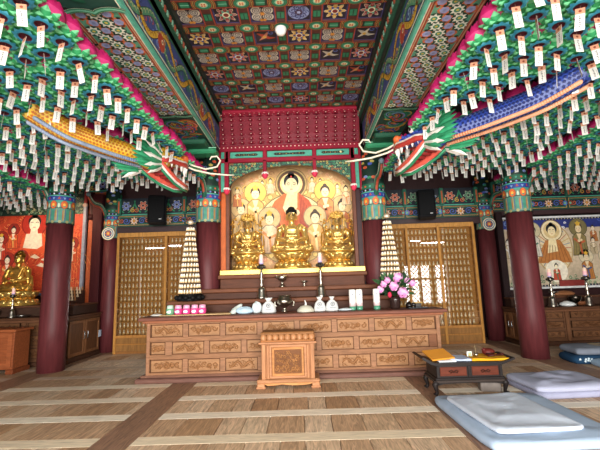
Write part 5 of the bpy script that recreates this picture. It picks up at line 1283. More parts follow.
candle_cup(-2.31, 6.6, hexc('6fae86'), 'green votive cup at the end of the pink row', 'green votive cup')
b = MB(hexc('c9a878')); b.box(-2.46, 6.5, 1.021, -1.26, 6.76, 1.039, hexc('c9a878'), 0.004); tag(b.build('wooden_board', M['wood_x']), 'thin pale board under the votive cups on the altar', 'board', kind='thing')
lump('folded_cloth', 'white folded cloth at the left end of the altar top', 'cloth', -2.54, 6.6, 1.022, (0.1, 0.08, 0.02), hexc('d8d4cc'), 7)

def lamp_tower(x, y, z, label):
    t = thing('lamp_tower', label, 'lamp tower', (x, y, z), 0, 'cone towers of tiny lamps')
    b = MB(hexc('141314')); b.lathe([(0.22, 0), (0.235, 0.02), (0.22, 0.055), (0.19, 0.07), (0.19, 0.10), (0.21, 0.115)], 28)
    for k in range(12): b.ell((0.23*cos(k*pi/6), 0.23*sin(k*pi/6), 0.06), (0.05, 0.05, 0.045), 8, 5)
    b.build('base', M['black'], t)
    n = 13
    for k in range(n):
        f = k/(n-1); r0 = 0.185*(1-f)+0.062*f; zz = 0.13+0.095*k
        d = MB(hexc('5a4a3a')); d.lathe([(r0*0.8, zz-0.012), (r0+0.02, zz-0.008), (r0+0.022, zz), (r0*0.8, zz+0.004)], 28, col=hexc('4a3a30')); d.lathe([(r0*0.72, zz), (r0*0.66, zz+0.085)], 20, col=hexc('a88a5c'))
        o = d.build('tier', M['gilt'], t)
        m = max(9, int(2*pi*r0/0.055)); l = MB(hexc('f4e4c0'))
        for j in range(m):
            a = 2*pi*j/m + k*0.2; px, py = r0*cos(a), r0*sin(a)
            l.lathe([(0.021, 0), (0.023, 0.022), (0.015, 0.045), (0.013, 0.06), (0.003, 0.072)], 7, (px, py, zz+0.002), [hexc('c8a878'), hexc('ecdcc0'), hexc('f4ece0'), hexc('f4ece0')])
        l.build('lamp_row', M['glow'], o)
    c = MB(hexc('6a4a30')); zt = 0.13+0.095*n; c.lathe([(0.05, zt-0.01), (0.02, zt+0.01), (0.03, zt+0.03), (0.052, zt+0.05), (0.052, zt+0.09), (0.03, zt+0.12), (0.01, zt+0.13)], 16, col=[hexc('2a1a14'), hexc('2a1a14'), hexc('c9b090'), hexc('f0e0c8'), hexc('c9b090'), hexc('2a1a14')]); c.build('finial', M['gilt'], t)
lamp_tower(-2.1, 7.0, 1.246, 'cone tower of tiny white lamps left of the golden shrine')
lamp_tower(1.56, 6.99, 1.246, 'cone tower of tiny white lamps right of the shrine, behind pink flowers')

def bouquet():
    t = thing('flower_pot', 'bouquet of pink flowers with dark leaves on the right end of the steps', 'flowers', (1.54, 6.68, 1.021)); r = random.Random(12)
    b = MB(hexc('3a2a26')); b.lathe([(0.07, 0), (0.08, 0.02), (0.09, 0.14), (0.1, 0.2), (0.09, 0.2), (0.01, 0.18)], 18, col=hexc('31221f')); b.build('pot', M['ceramic'], t)
    l = MB(hexc('24452a'))
    for k in range(230):
        a = r.uniform(0, 2*pi); e = r.uniform(-0.55, 1.1); R0 = r.uniform(0.1, 0.29); c = Vector((R0*1.15*cos(a)*cos(e), R0*0.8*sin(a)*cos(e), 0.36+R0*0.85*sin(e)))
        dv = Vector((cos(a)*cos(e), sin(a)*cos(e), sin(e)+0.1)).normalized(); s = dv.cross(Vector((r.uniform(-1, 1), r.uniform(-1, 1), 1))).normalized(); L = r.uniform(0.07, 0.12)
        col = mix(hexc('1f3f26'), hexc('3f6a3a'), r.random())
        l.poly([c-dv*L*0.3, c+s*L*0.3+dv*L*0.2, c+dv*L*0.9, c-s*L*0.3+dv*L*0.2], col)
    for k in range(14): a = k*0.45; l.tube([(0, 0, 0.2), (0.1*cos(a), 0.08*sin(a), 0.33), (0.18*cos(a), 0.14*sin(a), 0.45)], 0.006, 5, hexc('2a4a2a'))
    l.build('leaves', M['petal'], t)
    for i, (px, py, pz, s) in enumerate(((-0.2, -0.12, 0.42, 0.055), (-0.25, -0.06, 0.33, 0.06), (-0.05, -0.2, 0.38, 0.075), (0.1, -0.18, 0.27, 0.085), (0.05, -0.1, 0.52, 0.08), (-0.12, -0.02, 0.5, 0.05), (0.23, -0.02, 0.46, 0.055), (0.31, -0.05, 0.42, 0.055), (0.13, 0.02, 0.54, 0.05), (-0.14, -0.16, 0.48, 0.05))):
        f = MB(); pk = [hexc('e59ad0'), hexc('d884c0'), hexc('f0b4dc')]
        for ring, (n, rr, zz) in enumerate(((6, 1.0, -0.2), (5, 0.68, 0.15), (4, 0.36, 0.4))):
            for k in range(n):
                a = 2*pi*k/n+ring; f.ell((px+s*rr*0.62*cos(a), py-s*0.5*(zz+0.4), pz+s*rr*0.62*sin(a)), (s*0.5, s*0.26, s*0.5), 8, 6, pk[(k+ring) % 3])
        f.build('blossom', M['petal'], t)
    f = MB(hexc('c02a4a')); f.ell((-0.12, -0.17, 0.24), (0.035, 0.03, 0.05), 10, 8); f.build('red_bud', M['petal'], t)
bouquet()
def tray():
    t = thing('lacquer_tray', 'black tray with a gold lid at the right end of the altar top', 'tray', (1.86, 6.62, 1.021))
    b = MB(hexc('15161a')); b.box(-0.14, -0.09, 0, 0.2, 0.09, 0.02, hexc('20242a'), 0.006); b.build('tray_plate', M['ceramic'], t)
    b = MB(hexc('1a1412')); b.lathe([(0.05, 0.02), (0.06, 0.06), (0.03, 0.1), (0.01, 0.11)], 14, (-0.1, 0, 0)); b.ell((-0.02, 0, 0.06), (0.05, 0.04, 0.035), 10, 6); b.build('dark_pot', M['ceramic'], t)
    b = MB(hexc('c9a04a')); b.box(-0.02, -0.05, 0.085, 0.13, 0.05, 0.1, None, 0.005); b.box(0.0, -0.04, 0.02, 0.1, 0.04, 0.085, hexc('1c1816'), 0.005); b.build('gold_lid', M['gilt'], t)
tray()
# ware on the side altars
turned('stem_bowl', 'low white dish on the right side altar behind the red pillar', 'dish', 5.82, 8.7, 0.812, [(0.09, 0), (0.16, 0.03), (0.14, 0.07), (0.05, 0.11), (0.01, 0.115)], hexc('d8dcdc'), 'ceramic')
turned('stem_bowl', 'dark metal bowl on a foot on the right side altar', 'bowl', 5.94, 8.76, 0.812, [(0.06, 0.0), (0.05, 0.03), (0.04, 0.06), (0.11, 0.12), (0.13, 0.2), (0.12, 0.22), (0.01, 0.17)], hexc('3f3a36')) if False else turned('incense_burner', 'dark metal burner on a foot on the right side altar', 'incense burner', 6.02, 8.72, 0.812, [(0.06, 0.0), (0.05, 0.03), (0.04, 0.06), (0.11, 0.12), (0.13, 0.2), (0.12, 0.22), (0.01, 0.17)], hexc('4a443e'))
turned('stem_cup', 'dark flat stem cup at the back of the right side altar', 'cup', 5.78, 9.06, 1.022, [(0.04, 0), (0.02, 0.03), (0.02, 0.06), (0.09, 0.08), (0.1, 0.1), (0.01, 0.09)], hexc('a8a298'))
lump('driftwood_offering', 'brown carved wooden piece lying at the back of the right altar', 'carving', 6.05, 9.1, 1.022, (0.24, 0.07, 0.06), hexc('8a5a3a'), 9, 0, 0, 'wood_x')
turned('wooden_bowl', 'brown wooden bowl near the right candlestick of the right altar', 'bowl', 6.2, 8.85, 0.812, [(0.07, 0), (0.13, 0.05), (0.14, 0.09), (0.12, 0.09), (0.01, 0.04)], hexc('7a4a2e'), 'wood_x')
turned('altar_dish', 'silver plate lying right of the left altar candlestick', 'dish', -5.98, 8.14, 0.972, [(0.07, 0), (0.14, 0.03), (0.15, 0.045), (0.13, 0.04), (0.01, 0.02)], hexc('c8c8c4'))
turned('altar_bowl', 'black bowl on the left side altar at the picture edge', 'bowl', -6.62, 8.14, 0.972, [(0.06, 0), (0.07, 0.03), (0.12, 0.08), (0.13, 0.15), (0.11, 0.15), (0.01, 0.1)], hexc('24211f'))
b = MB(hexc('5a6068')); b.box(-4.91, 9.2, 0.4, -4.9, 9.3, 0.55, hexc('c4d4e8')); o = tag(b.build('paper_notice', M['paper']), 'small pale blue notice by the end of the left side altar', 'notice', kind='thing')

# ================================================================ READING TABLE AND CUSHIONS
def low_table():
    t = thing('sutra_table', 'low black wooden reading table with two carved red drawers', 'table', (2.12, 5.25, 0)); t.scale = (1.04, 1.0, 1.09)
    bk = hexc('201a19'); w = 0.455; D = 0.42
    tp = MB(bk)
    prof = [(-0.59, 0.44), (-0.56, 0.44), (-0.46, 0.385), (-0.40, 0.37), (0.40, 0.37), (0.46, 0.378), (0.56, 0.41), (0.585, 0.41), (0.585, 0.395), (0.47, 0.35), (0.4, 0.335), (-0.4, 0.335), (-0.48, 0.355), (-0.585, 0.42)]
    tp.prism(prof[::-1], 'y', -0.02, D+0.02, bk); tp.build('flared_top', M['lacquer'], t)
    b = MB(hexc('332a27')); b.box(-w+0.04, 0.0, 0.195, w-0.04, D, 0.336, hexc('272120'), 0.006)
    for x in (-w+0.04, -0.02, w-0.08): b.box(x, -0.012, 0.195, x+0.04, 0.02, 0.336, bk, 0.006)
    b.box(-w+0.02, -0.02, 0.168, w-0.02, D+0.01, 0.2, bk, 0.008); b.box(-w, -0.028, 0.14, w, D+0.02, 0.17, hexc('3a312d'), 0.01); b.build('body', M['lacquer'], t)
    for s in (-1, 1):
        d = MB(hexc('7a3a24')); cx = s*0.2; d.box(cx-0.168, -0.008, 0.215, cx+0.168, 0.01, 0.32, hexc('5e2a1a'), 0.006)
        o = d.build('drawer', M['wood_x'], t)
        h = MB(hexc('3a1d14'))
        for q in (-1, 1): h.tube([(cx+q*0.005, -0.014, 0.265), (cx+q*0.03, -0.018, 0.285), (cx+q*0.055, -0.016, 0.27), (cx+q*0.04, -0.016, 0.252), (cx+q*0.02, -0.016, 0.262)], 0.007, 6)
        h.ell((cx, -0.016, 0.262), (0.012, 0.01, 0.012), 8, 6); h.build('carved_handle', M['wood_x'], o)
    for sx in (-1, 1):
        for yy in (0.0, D-0.03):
            l = MB(bk); pts = [(sx*(w-0.04), yy, 0.15), (sx*(w-0.01), yy, 0.12), (sx*(w-0.025), yy, 0.06), (sx*(w-0.035), yy, 0.03), (sx*(w-0.0), yy, 0.0)]
            l.tube(pts, [0.042, 0.038, 0.024, 0.02, 0.032], 8, bk); l.build('leg', M['lacquer'], t)
    ap = MB(bk); ap.prism([(-w+0.05, 0.145), (-w+0.05, 0.11), (-w+0.12, 0.128), (0, 0.135), (w-0.12, 0.128), (w-0.05, 0.11), (w-0.05, 0.145)], 'y', -0.015, 0.0, bk); ap.build('apron', M['lacquer'], t)
low_table()
TZ = 0.404
def sheet(name, label, cat, x, y, w, h, z, th, col, mat='paper', rz=0.0, wave=0.0, edge=None):
    b = MB(col); 
    if wave:
        def top(u, v): return ((u-0.5)*w, (v-0.5)*h, th + wave*(0.5+0.5*sin(u*9+v*4)*sin(v*7+u*3)))
        b.grid(top, 18, 12)
        b.grid(lambda u, v: ((u-0.5)*w, (v-0.5)*h, 0), 1, 1)
        for q in range(4):
            def side(u, v, q=q):
                a = (u, 0) if q == 0 else (1, u) if q == 1 else (1-u, 1) if q == 2 else (0, 1-u)
                p = top(*a); return (p[0], p[1], p[2]*v)
            b.grid(side, 18, 1)
    else: b.box(-w/2, -h/2, 0, w/2, h/2, th, col, 0.003)
    o = b.build(name, M[mat]); o.location = (x, y, z); o.rotation_euler = (0, 0, rz); return tag(o, label, cat, kind='thing')
sheet('paper_stack', 'white paper stack at the left front of the reading table', 'paper', 1.86, 5.36, 0.23, 0.16, TZ, 0.018, hexc('dfe4ea'))
b = MB(hexc('c9842c')); b.M = Matrix.Rotation(R(-3), 4, 'Y') @ Matrix.Rotation(R(13), 4, 'X'); b.box(-0.16, -0.15, 0, 0.16, 0.16, 0.022, hexc('cf8a2e'), 0.004); o = b.build('folder', M['paper']); o.location = (1.80, 5.46, TZ+0.055); o.rotation_euler = (0, 0, R(8)); tag(o, 'orange folder propped on the left end of the reading table', 'folder', kind='thing')
sheet('folded_paper', 'pale lilac folded sheets in the middle of the reading table', 'paper', 2.07, 5.47, 0.28, 0.28, TZ, 0.02, hexc('a9b3ca'), 'paper', R(-5), 0.012)
sheet('yellow_cloth', 'yellow cloth spread under the wooden bell on the reading table', 'cloth', 2.45, 5.46, 0.5, 0.36, TZ+0.004, 0.022, hexc('d89a1e'), 'cloth', R(-3), 0.012)
lump('pink_tissue', 'small pink tissue between the lilac sheets and yellow cloth', 'tissue', 2.215, 5.37, TZ, (0.03, 0.025, 0.016), hexc('d890b4'), 5)
def bell():
    t = thing('wooden_fish', 'dark red brown wooden bell with striker on the yellow cloth', 'wooden bell', (2.52, 5.46, TZ+0.036)); c = hexc('5a1f1a')
    b = MB(c); b.ell((-0.03, 0, 0.05), (0.085, 0.065, 0.05), 18, 12, c); b.ell((-0.09, 0.0, 0.075), (0.03, 0.03, 0.03), 10, 8, c); b.build('body', M['lacquer'], t)
    s = MB(hexc('1c0c0a')); s.tube([(-0.09, -0.055, 0.035), (-0.03, -0.068, 0.04), (0.04, -0.052, 0.04)], 0.008, 6); s.build('slit', M['black'], t)
    h = MB(hexc('3f1712')); h.tube([(-0.08, -0.085, 0.01), (0.02, -0.08, 0.02), (0.12, -0.05, 0.016)], [0.012, 0.01, 0.014], 8); h.ell((0.13, -0.045, 0.02), (0.03, 0.022, 0.022), 10, 6); h.build('striker', M['lacquer'], t)
bell()
def little():
    t = thing('small_frame', 'small white picture card standing on the reading table', 'card', (2.235, 5.47, TZ+0.005)); b = MB(hexc('d8d8d0')); b.box(-0.035, 0, 0, 0.035, 0.012, 0.09, hexc('dcdcd4'), 0.003); b.build('card', M['paper'], t)
    p = MB(); d = Deco(p, (0, -0.001, 0), (1, 0, 0), (0, 0, 1)); d.rect(-0.025, 0.015, 0.025, 0.08, hexc('8fae9a'), 1); d.disc(0, 0.05, 0.015, hexc('c9a46a'), 2, 10); d.rect(-0.012, 0.016, 0.012, 0.035, hexc('5a7a6a'), 2); p.build('picture', M['paint'], t)
    t = thing('incense_cup', 'small silver cup with an upright stick on the yellow cloth', 'cup', (2.30, 5.42, TZ+0.034)); b = MB(sv); b.lathe([(0.02, 0), (0.03, 0.02), (0.032, 0.045), (0.026, 0.045), (0.005, 0.02)], 14); b.build('cup', M['silver'], t)
    s = MB(hexc('8a7a5a')); s.tube([(0, 0, 0.02), (-0.005, 0.0, 0.14)], [0.006, 0.004], 6); s.ell((-0.005, 0, 0.145), (0.006, 0.006, 0.01), 6, 4); s.build('stick', M['wood_z'], t)
little()
def tissue_box():
    t = thing('tissue_box', 'grey brown tissue box on the floor under the reading table', 'tissue box', (2.42, 5.33, 0), R(-8))
    b = MB(hexc('6f6660')); b.box(-0.13, 0, 0, 0.13, 0.14, 0.13, hexc('756b64'), 0.008); b.build('box', M['paint'], t)
    p = MB(hexc('eceae6')); p.grid(lambda u, v: (-0.05+0.1*u+0.03*v, 0.05+0.03*sin(u*5), 0.125+0.05*v*(0.5+u*0.6)), 8, 4); p.grid(lambda u, v: (-0.02+0.08*u+0.02*v, 0.08-0.02*sin(u*5), 0.125+0.04*v), 8, 4); p.build('tissue', M['cloth'], t)
tissue_box()

def soft(name, label, x, y, z, w, h, th, col, seed, rz=0.0, puff=0.02, round_=0.08, cat='cushion', group=None, mat='cloth', ret=False, parent=None, sq=0.24, wr=0.0):
    """a quilted pad: flat bottom, softly domed top, rounded rim"""
    r = random.Random(seed); b = MB(col); ph = [r.uniform(0, 6) for _ in range(6)]
    nu = 44; rings = []
    def outline(k, ins):
        a = 2*pi*k/nu; e = sq
        cx_ = abs(cos(a))**e*(1 if cos(a) >= 0 else -1); cy_ = abs(sin(a))**e*(1 if sin(a) >= 0 else -1)
        wob = 1+0.012*sin(3*a+ph[0])+0.008*sin(7*a+ph[1])
        return (cx_*(w/2-ins)*wob, cy_*(h/2-ins)*wob)
    prof = [(0.0+th*0.25, 0), (0.0+th*0.05, th*0.2), (0.0, th*0.5), (th*0.1, th*0.78), (th*0.35, th*0.95)]
    for ins, z_ in prof: rings.append([(*outline(k, ins), z_) for k in range(nu)])
    for f in ((0.95, 0.88, 0.8, 0.72, 0.64, 0.56, 0.48, 0.4, 0.32, 0.24, 0.16, 0.08) if wr else (0.85, 0.65, 0.45, 0.25, 0.08)):
        ring = []
        for k in range(nu):
            px, py = outline(k, th*0.35); px *= f; py *= f
            ring.append((px, py, th+puff*(1-f*f)+0.008*sin(px*11+ph[2])*sin(py*9+ph[3])+0.006*sin(px*5+py*17+ph[4]) + wr*(noise.noise((px*5+ph[0], py*2.2, 1.5))+0.6*noise.noise((px*3, py*9+ph[1], 4.0)))*(1-f**6)))
        rings.append(ring)
    b.ringed(rings)
    o = b.build(name, M[mat], parent); o.location = (x, y, z); o.rotation_euler = (0, 0, rz)
    if parent: return o
    return tag(o, label, cat, group, 'thing')
soft('sitting_mat', 'large pale blue quilted mat lying flat at the lower right', 2.17, 4.28, 0.0, 1.28, 1.46, 0.085, hexc('a0b2c8'), 1, R(1.5), 0.012, wr=0.012, sq=0.2)
soft('folded_blanket', 'white blue folded blanket lying on the pale blue mat', 2.08, 4.27, 0.092, 0.86, 1.1, 0.04, hexc('c3ccda'), 2, R(4), 0.01, cat='blanket', wr=0.022, sq=0.13)
t = thing('folded_mat', 'lilac grey folded mat on the floor behind the blue mat', 'cushion', (3.33, 5.36, 0), R(3))
soft('lower_fold', None, 0, 0, 0, 1.05, 0.82, 0.08, hexc('9a9cb4'), 3, 0, 0.004, parent=t)
soft('upper_fold', None, -0.02, 0.0, 0.075, 1.02, 0.8, 0.07, hexc('a6a9be'), 4, R(-1), 0.03, parent=t, wr=0.03)
g = 'folded cushions by the right pillar'
def printed(o, col, n, w, h, th, seed):
    r = random.Random(seed); b = MB(col)
    for k in range(n):
        a = r.uniform(-0.45, 0.45)*w; z = r.uniform(0.25, 0.75)*th
        d = Deco(b, (a, -h/2-0.006, z), (1, 0, 0), (0, 0, 1)); d.star(0, 0, 0.025, 5, col, 1, 0.5, r.uniform(0, 6))
    b.build('printed_flowers', M['cloth'], o)
o = soft('floor_cushion', 'navy cushion printed with white flowers under the grey one', 5.02, 6.98, 0.0, 0.95, 0.6, 0.13, hexc('1f3f5c'), 6, R(-6)); printed(o, hexc('c8d8e0'), 22, 0.95, 0.6, 0.13, 1)
o = soft('floor_cushion', 'grey cushion with a beige patch on top of the pile by the right pillar', 5.1, 7.02, 0.145, 1.0, 0.6, 0.11, hexc('767c88'), 7, R(-4))
d_ = MB(); d = Deco(d_, (0.02, -0.05, 0.132), (1, 0, 0), (0, 1, 0)); d.disc(0, 0, 0.17, hexc('b8a888'), 1, 18, 1, 0.9); d_.build('beige_patch', M['cloth'], o)
soft('floor_cushion', 'light blue cushion on the floor in front of the cushion pile', 5.12, 6.42, 0.0, 0.85, 0.55, 0.1, hexc('9db4cc'), 8, R(-8))
# ================================================================ DRAGONS
def dragon(label, path, hd, body_c, scale_c, belly, rim, seed):
    """path: body centre line (tail end first) in the hall; hd: flat heading of the head"""
    o0 = Vector(path[-1])
    t = thing('dragon_carving', label, 'dragon', o0); r = random.Random(seed)
    P = [Vector(p)-o0 for p in path]
    # smooth the path
    pts = []
    for i in range(len(P)-1):
        for k in range(8):
            f = k/8; p0 = P[max(i-1, 0)]; p1 = P[i]; p2 = P[i+1]; p3 = P[min(i+2, len(P)-1)]
            pts.append(0.5*((2*p1)+(-p0+p2)*f+(2*p0-5*p1+4*p2-p3)*f*f+(-p0+3*p1-3*p2+p3)*f**3))
    pts.append(P[-1]); n = len(pts)
    rad = 0.105
    b = MB(mix(body_c, BLK, 0.25)); b.tube(pts, [rad*(0.85+0.15*min(1, k/6)) for k in range(n)], 16, body_c); b.build('body', M['paint'], t)
    sc = MB()
    for k in range(0, (n-1)*2):
        f = k/2; i = int(f); q = pts[i].lerp(pts[min(i+1, n-1)], f-i); tg = (pts[min(i+1, n-1)]-pts[i]).normalized()
        side = tg.cross(Vector((0, 0, 1))).normalized(); upv = side.cross(tg)
        for m in range(10):
            a = 2*pi*(m+0.5*(k % 2))/10
            if sin(a) > 0.85: continue
            nrm = side*cos(a)+upv*sin(a); tan = tg.cross(nrm)
            c = q+nrm*(rad+0.002); s = 0.05
            pl = [c-tan*s, c-tg*s*0.9+nrm*0.004, c+tan*s, c+tan*s*0.7+tg*s*0.8+nrm*0.014, c+tg*s*1.3+nrm*0.018, c-tan*s*0.7+tg*s*0.8+nrm*0.014]
            sc.poly(pl, scale_c if (m+k) % 2 else mix(scale_c, CRM, 0.3)); 
            pl2 = [c+nrm*0.017+(p-c)*0.34 for p in pl]; sc.poly(pl2, mix(scale_c, hexc('b0541e') if scale_c[0] > 0.5 else hexc('0f1a50'), 0.75))
    sc.build('scales', M['paint'], t)
    bl = MB(rim)   # rope-like rim along the near lower edge and belly plates
    sd = -1 if hd.x > 0 else 1
    ln = []
    for k in range(n):
        tg = (pts[min(k+1, n-1)]-pts[max(k-1, 0)]).normalized(); side = tg.cross(Vector((0, 0, 1))).normalized(); ln.append(pts[k]+side*(0.09)*(1)-Vector((0, 0, 0.125)))
    l2 = []
    for k in range(n):
        tg = (pts[min(k+1, n-1)]-pts[max(k-1, 0)]).normalized(); side = tg.cross(Vector((0, 0, 1))).normalized(); l2.append(pts[k]-side*(0.09)-Vector((0, 0, 0.125)))
    for L_ in (ln, l2):
        bl.tube(L_, 0.022, 6, rim)
        for k in range(n-1):
            for q in (0.25, 0.75): bl.ell(L_[k].lerp(L_[k+1], q), (0.026, 0.026, 0.026), 6, 4, mix(rim, CRM, 0.45))
    bl.build('rope_rim', M['paint'], t)
    # head: local frame F forward, Sd sideways, Z up
    F = hd.normalized(); Sd = F.cross(Vector((0, 0, 1))).normalized(); Uz = Sd.cross(F)
    def L(f, s, z): return F*f+Sd*s+Uz*z
    Mh = Matrix((F, Sd, Uz)).transposed()
    hc_ = hexc('e0b23a') if scale_c[0] > 0.5 else hexc('4058b8')
    HS = Matrix.Scale(1.25, 4)
    hb = MB(body_c); hb.M = HS
    hb.ell(L(0.14, 0, 0.03), (0.24, 0.16, 0.15), 16, 10, hc_, Mh); hb.ell(L(0.40, 0, 0.10), (0.26, 0.115, 0.075), 16, 10, hc_, Mh)
    hb.ell(L(0.62, 0, 0.14), (0.085, 0.10, 0.075), 12, 8, hexc('e8703a'), Mh)
    for s in (-1, 1):
        hb.ell(L(0.62, s*0.07, 0.17), (0.05, 0.04, 0.04), 8, 6, hexc('e8703a'), Mh); hb.ell(L(0.26, s*0.12, 0.15), (0.10, 0.05, 0.055), 10, 6, hc_, Mh)
        for k in range(9): hb.ell(L(0.12+0.05*k, s*(0.15-0.006*k), 0.11+0.015*sin(k*2)), (0.022, 0.016, 0.022), 6, 4, scale_c)
    hb.build('head', M['paint'], t)
    lj = MB(); lj.M = HS
    for s in (-1, 1):
        up_ = [L(0.10, s*0.14, -0.02), L(0.24, s*0.135, 0.02), L(0.42, s*0.115, 0.035), L(0.58, s*0.10, 0.06), L(0.68, s*0.055, 0.06)]
        lo_ = [L(0.10, s*0.14, -0.05), L(0.22, s*0.13, -0.11), L(0.40, s*0.10, -0.17), L(0.58, s*0.075, -0.20), L(0.70, s*0.04, -0.19)]
        lj.tube(up_, [0.028, 0.035, 0.032, 0.03, 0.02], 8, hexc('c8423a')); lj.tube(lo_, [0.028, 0.04, 0.038, 0.032, 0.02], 8, hexc('d85a4a'))
        lj.tube([p+Uz*0.034+Sd*s*0.012 for p in up_], 0.014, 6, hexc('efe6dc')); lj.tube([p-Uz*0.036+Sd*s*0.012 for p in lo_], 0.018, 6, hexc('f0e2da')); lj.tube([p-Uz*0.06 for p in lo_], 0.018, 6, hexc('2f8a60'))
    for k in range(8): f = k/7; lj.tube([L(0.12+0.55*f, -0.10*(1-f*0.5), -0.08-0.12*f), L(0.12+0.55*f, 0.10*(1-f*0.5), -0.08-0.12*f)], 0.03, 6, hexc('a83030'))
    lj.build('jaws', M['paint'], t)
    th = MB(hexc('f2eee6')); th.M = HS
    for s in (-1, 1):
        for k in range(5):
            f = 0.2+0.1*k; th.tube([L(f+0.02, s*(0.13-0.01*k), 0.02), L(f+0.025, s*(0.13-0.012*k), -0.045)], [0.022, 0.004], 6); th.tube([L(f+0.02, s*(0.115-0.012*k), -0.10-0.025*k), L(f+0.02, s*(0.115-0.012*k), -0.055-0.022*k)], [0.02, 0.004], 6)
        th.tube([L(0.60, s*0.07, 0.05), L(0.615, s*0.07, -0.09)], [0.034, 0.005], 8); th.tube([L(0.62, s*0.05, -0.18), L(0.62, s*0.05, -0.07)], [0.028, 0.005], 8)
    th.build('teeth', M['ceramic'], t)
    tg_ = MB(hexc('7a3a3a')); tg_.M = HS; tg_.tube([L(0.15, 0, -0.06), L(0.35, 0, -0.09), L(0.52, 0, -0.08)], [0.05, 0.045, 0.02], 8, hexc('6a4a44')); tg_.build('tongue', M['paint'], t)
    for s in (-1, 1):
        e = MB(); e.M = HS; e.ell(L(0.28, s*0.155, 0.14), (0.045, 0.022, 0.04), 10, 8, hexc('f4f0e6'), Mh); e.ell(L(0.285, s*0.173, 0.14), (0.02, 0.01, 0.02), 8, 6, hexc('17181a'), Mh); e.build('eye', M['ceramic'], t)
        h = MB(hexc('d8d8d4')); h.M = HS; h.tube([L(0.12, s*0.09, 0.14), L(0.02, s*0.12, 0.24), L(-0.02, s*0.13, 0.34), L(0.03, s*0.13, 0.42)], [0.035, 0.03, 0.022, 0.006], 8); h.build('horn', M['ceramic'], t)
        m = MB(); m.M = HS
        for k in range(9):
            a = -1.25+2.4*k/8; base = L(0.1, s*0.13, 0.16*sin(a)*0.6-0.02); tip = L(-0.10-0.10*cos(a), s*(0.19+0.02*(k % 2)), 0.25*sin(a)-0.02)
            w1 = Uz*0.035*cos(a)+F*0.035*sin(a); q = Sd*s*0.02
            m.ringed([[base+w1+q, base+q*2.2, base-w1+q, base-q*0.2], [base.lerp(tip, 0.5)+w1*1.1+q, base.lerp(tip, 0.5)+q*2.2, base.lerp(tip, 0.5)-w1*1.1+q, base.lerp(tip, 0.5)], [tip+w1*0.05, tip+w1*0.02, tip-w1*0.05, tip]], hexc('f0ece4') if k % 2 == 0 else hexc('2f8f63'), False)
        for k in range(11):
            a = -1.35+2.7*k/10; base = L(0.02, s*0.12, 0.14*sin(a)); tip = L(-0.24-0.10*cos(a), s*0.16, 0.19*sin(a)); w1 = (Uz*cos(a)+F*sin(a))*0.04; q = Sd*s*0.012
            m.ringed([[base+w1+q, base+q*2, base-w1+q, base], [base.lerp(tip, 0.6)+w1*0.9+q, base.lerp(tip, 0.6)+q*2, base.lerp(tip, 0.6)-w1*0.9+q, base.lerp(tip, 0.6)], [tip+w1*0.05, tip, tip-w1*0.05, tip]], hexc('2f8f63') if k % 2 else hexc('3fae7c'), False)
        m.build('mane', M['paint'], t)
    for j, z in enumerate((0.16, 0.1)):
        w_ = MB(hexc('e6dfc8')); s = -1 if hd.x > 0 else 1
        # whiskers sweep inwards over the front of the shrine and curl back
        xs = 1 if hd.x > 0 else -1
        if j == 0: q = [(0.0, 0, 0), (0.16*xs, 0.12, -0.06), (0.34*xs, 0.2, -0.10), (0.52*xs, 0.25, -0.05), (0.58*xs, 0.26, 0.06), (0.52*xs, 0.25, 0.14), (0.43*xs, 0.24, 0.13), (0.40*xs, 0.24, 0.08)]
        else: q = [(0.0, 0, 0), (0.18*xs, 0.12, -0.06), (0.42*xs, 0.22, -0.10), (0.68*xs, 0.3, -0.11), (0.8*xs, 0.34, -0.105)]
        base = L(0.8, 0.0, z*1.25)
        w_.tube([base+Vector(v) for v in q], [0.016]*(len(q)-1)+[0.01], 6); w_.build('whisker', M['ceramic'], t)
    return t
dragon('yellow scaled dragon carving with open jaws among the left lanterns', [(-3.0, 3.98, 3.52), (-2.82, 4.25, 3.41), (-2.68, 4.5, 3.38), (-2.5, 4.85, 3.37), (-2.27, 5.28, 3.38)], Vector((0.38, 0.92, -0.02)), hexc('2f8f63'), hexc('e8b62c'), CRM, hexc('3f62a8'), 1)
dragon('blue scaled dragon carving with open jaws among the right lanterns', [(2.85, 3.58, 3.5), (2.62, 3.85, 3.41), (2.42, 4.12, 3.39), (2.18, 4.42, 3.38), (1.88, 4.8, 3.39)], Vector((-0.46, 0.89, -0.02)), hexc('2f8f63'), hexc('3550b4'), CRM, hexc('d8714a'), 2)
DL = [(-2.72, 4.35), (-2.5, 4.8), (-2.27, 5.25), (-2.0, 6.0)]
HL = [(-2.42, 4.8), (-2.2, 5.3)]
DR = [(2.5, 3.95), (2.18, 4.4), (1.88, 4.8), (1.52, 5.5)]
HR = [(2.0, 4.4), (1.75, 4.9)]

# ================================================================ LOTUS LANTERNS
PKD, PKL = hexc('b81c62'), hexc('d85a92')
def lotus_petals(mb, simple=False):
    for ring, (n, r0, r1, r2, z0, z1, z2) in enumerate(((9, 0.06, 0.152, 0.13, 0.055, 0.10, 0.19), (8, 0.04, 0.105, 0.085, 0.08, 0.15, 0.235))):
        for k in range(n):
            a = 2*pi*(k+0.5*ring)/n; hw = pi/n*1.2
            rows = []
            for (r, z, wf) in ((r0, z0, 0.8), ((r0+r1)/2+0.02, (z0+z1)/2-0.012, 1.05), (r1, z1, 1.0), ((r1+r2)/2+0.004, (z1+z2)/2+0.005, 0.7), (r2-0.004, z2, 0.05)):
                rows.append([(r*cos(a-hw*wf)*0.97, r*sin(a-hw*wf)*0.97, z+0.006), (r*1.04*cos(a), r*1.04*sin(a), z), (r*cos(a+hw*wf)*0.97, r*sin(a+hw*wf)*0.97, z+0.006)])
            mb.ringed(rows, [PKL, mix(PKD, PKL, 0.5), PKD, PKD, mix(PKD, PKL, 0.3)][:4], True, False, False, False)
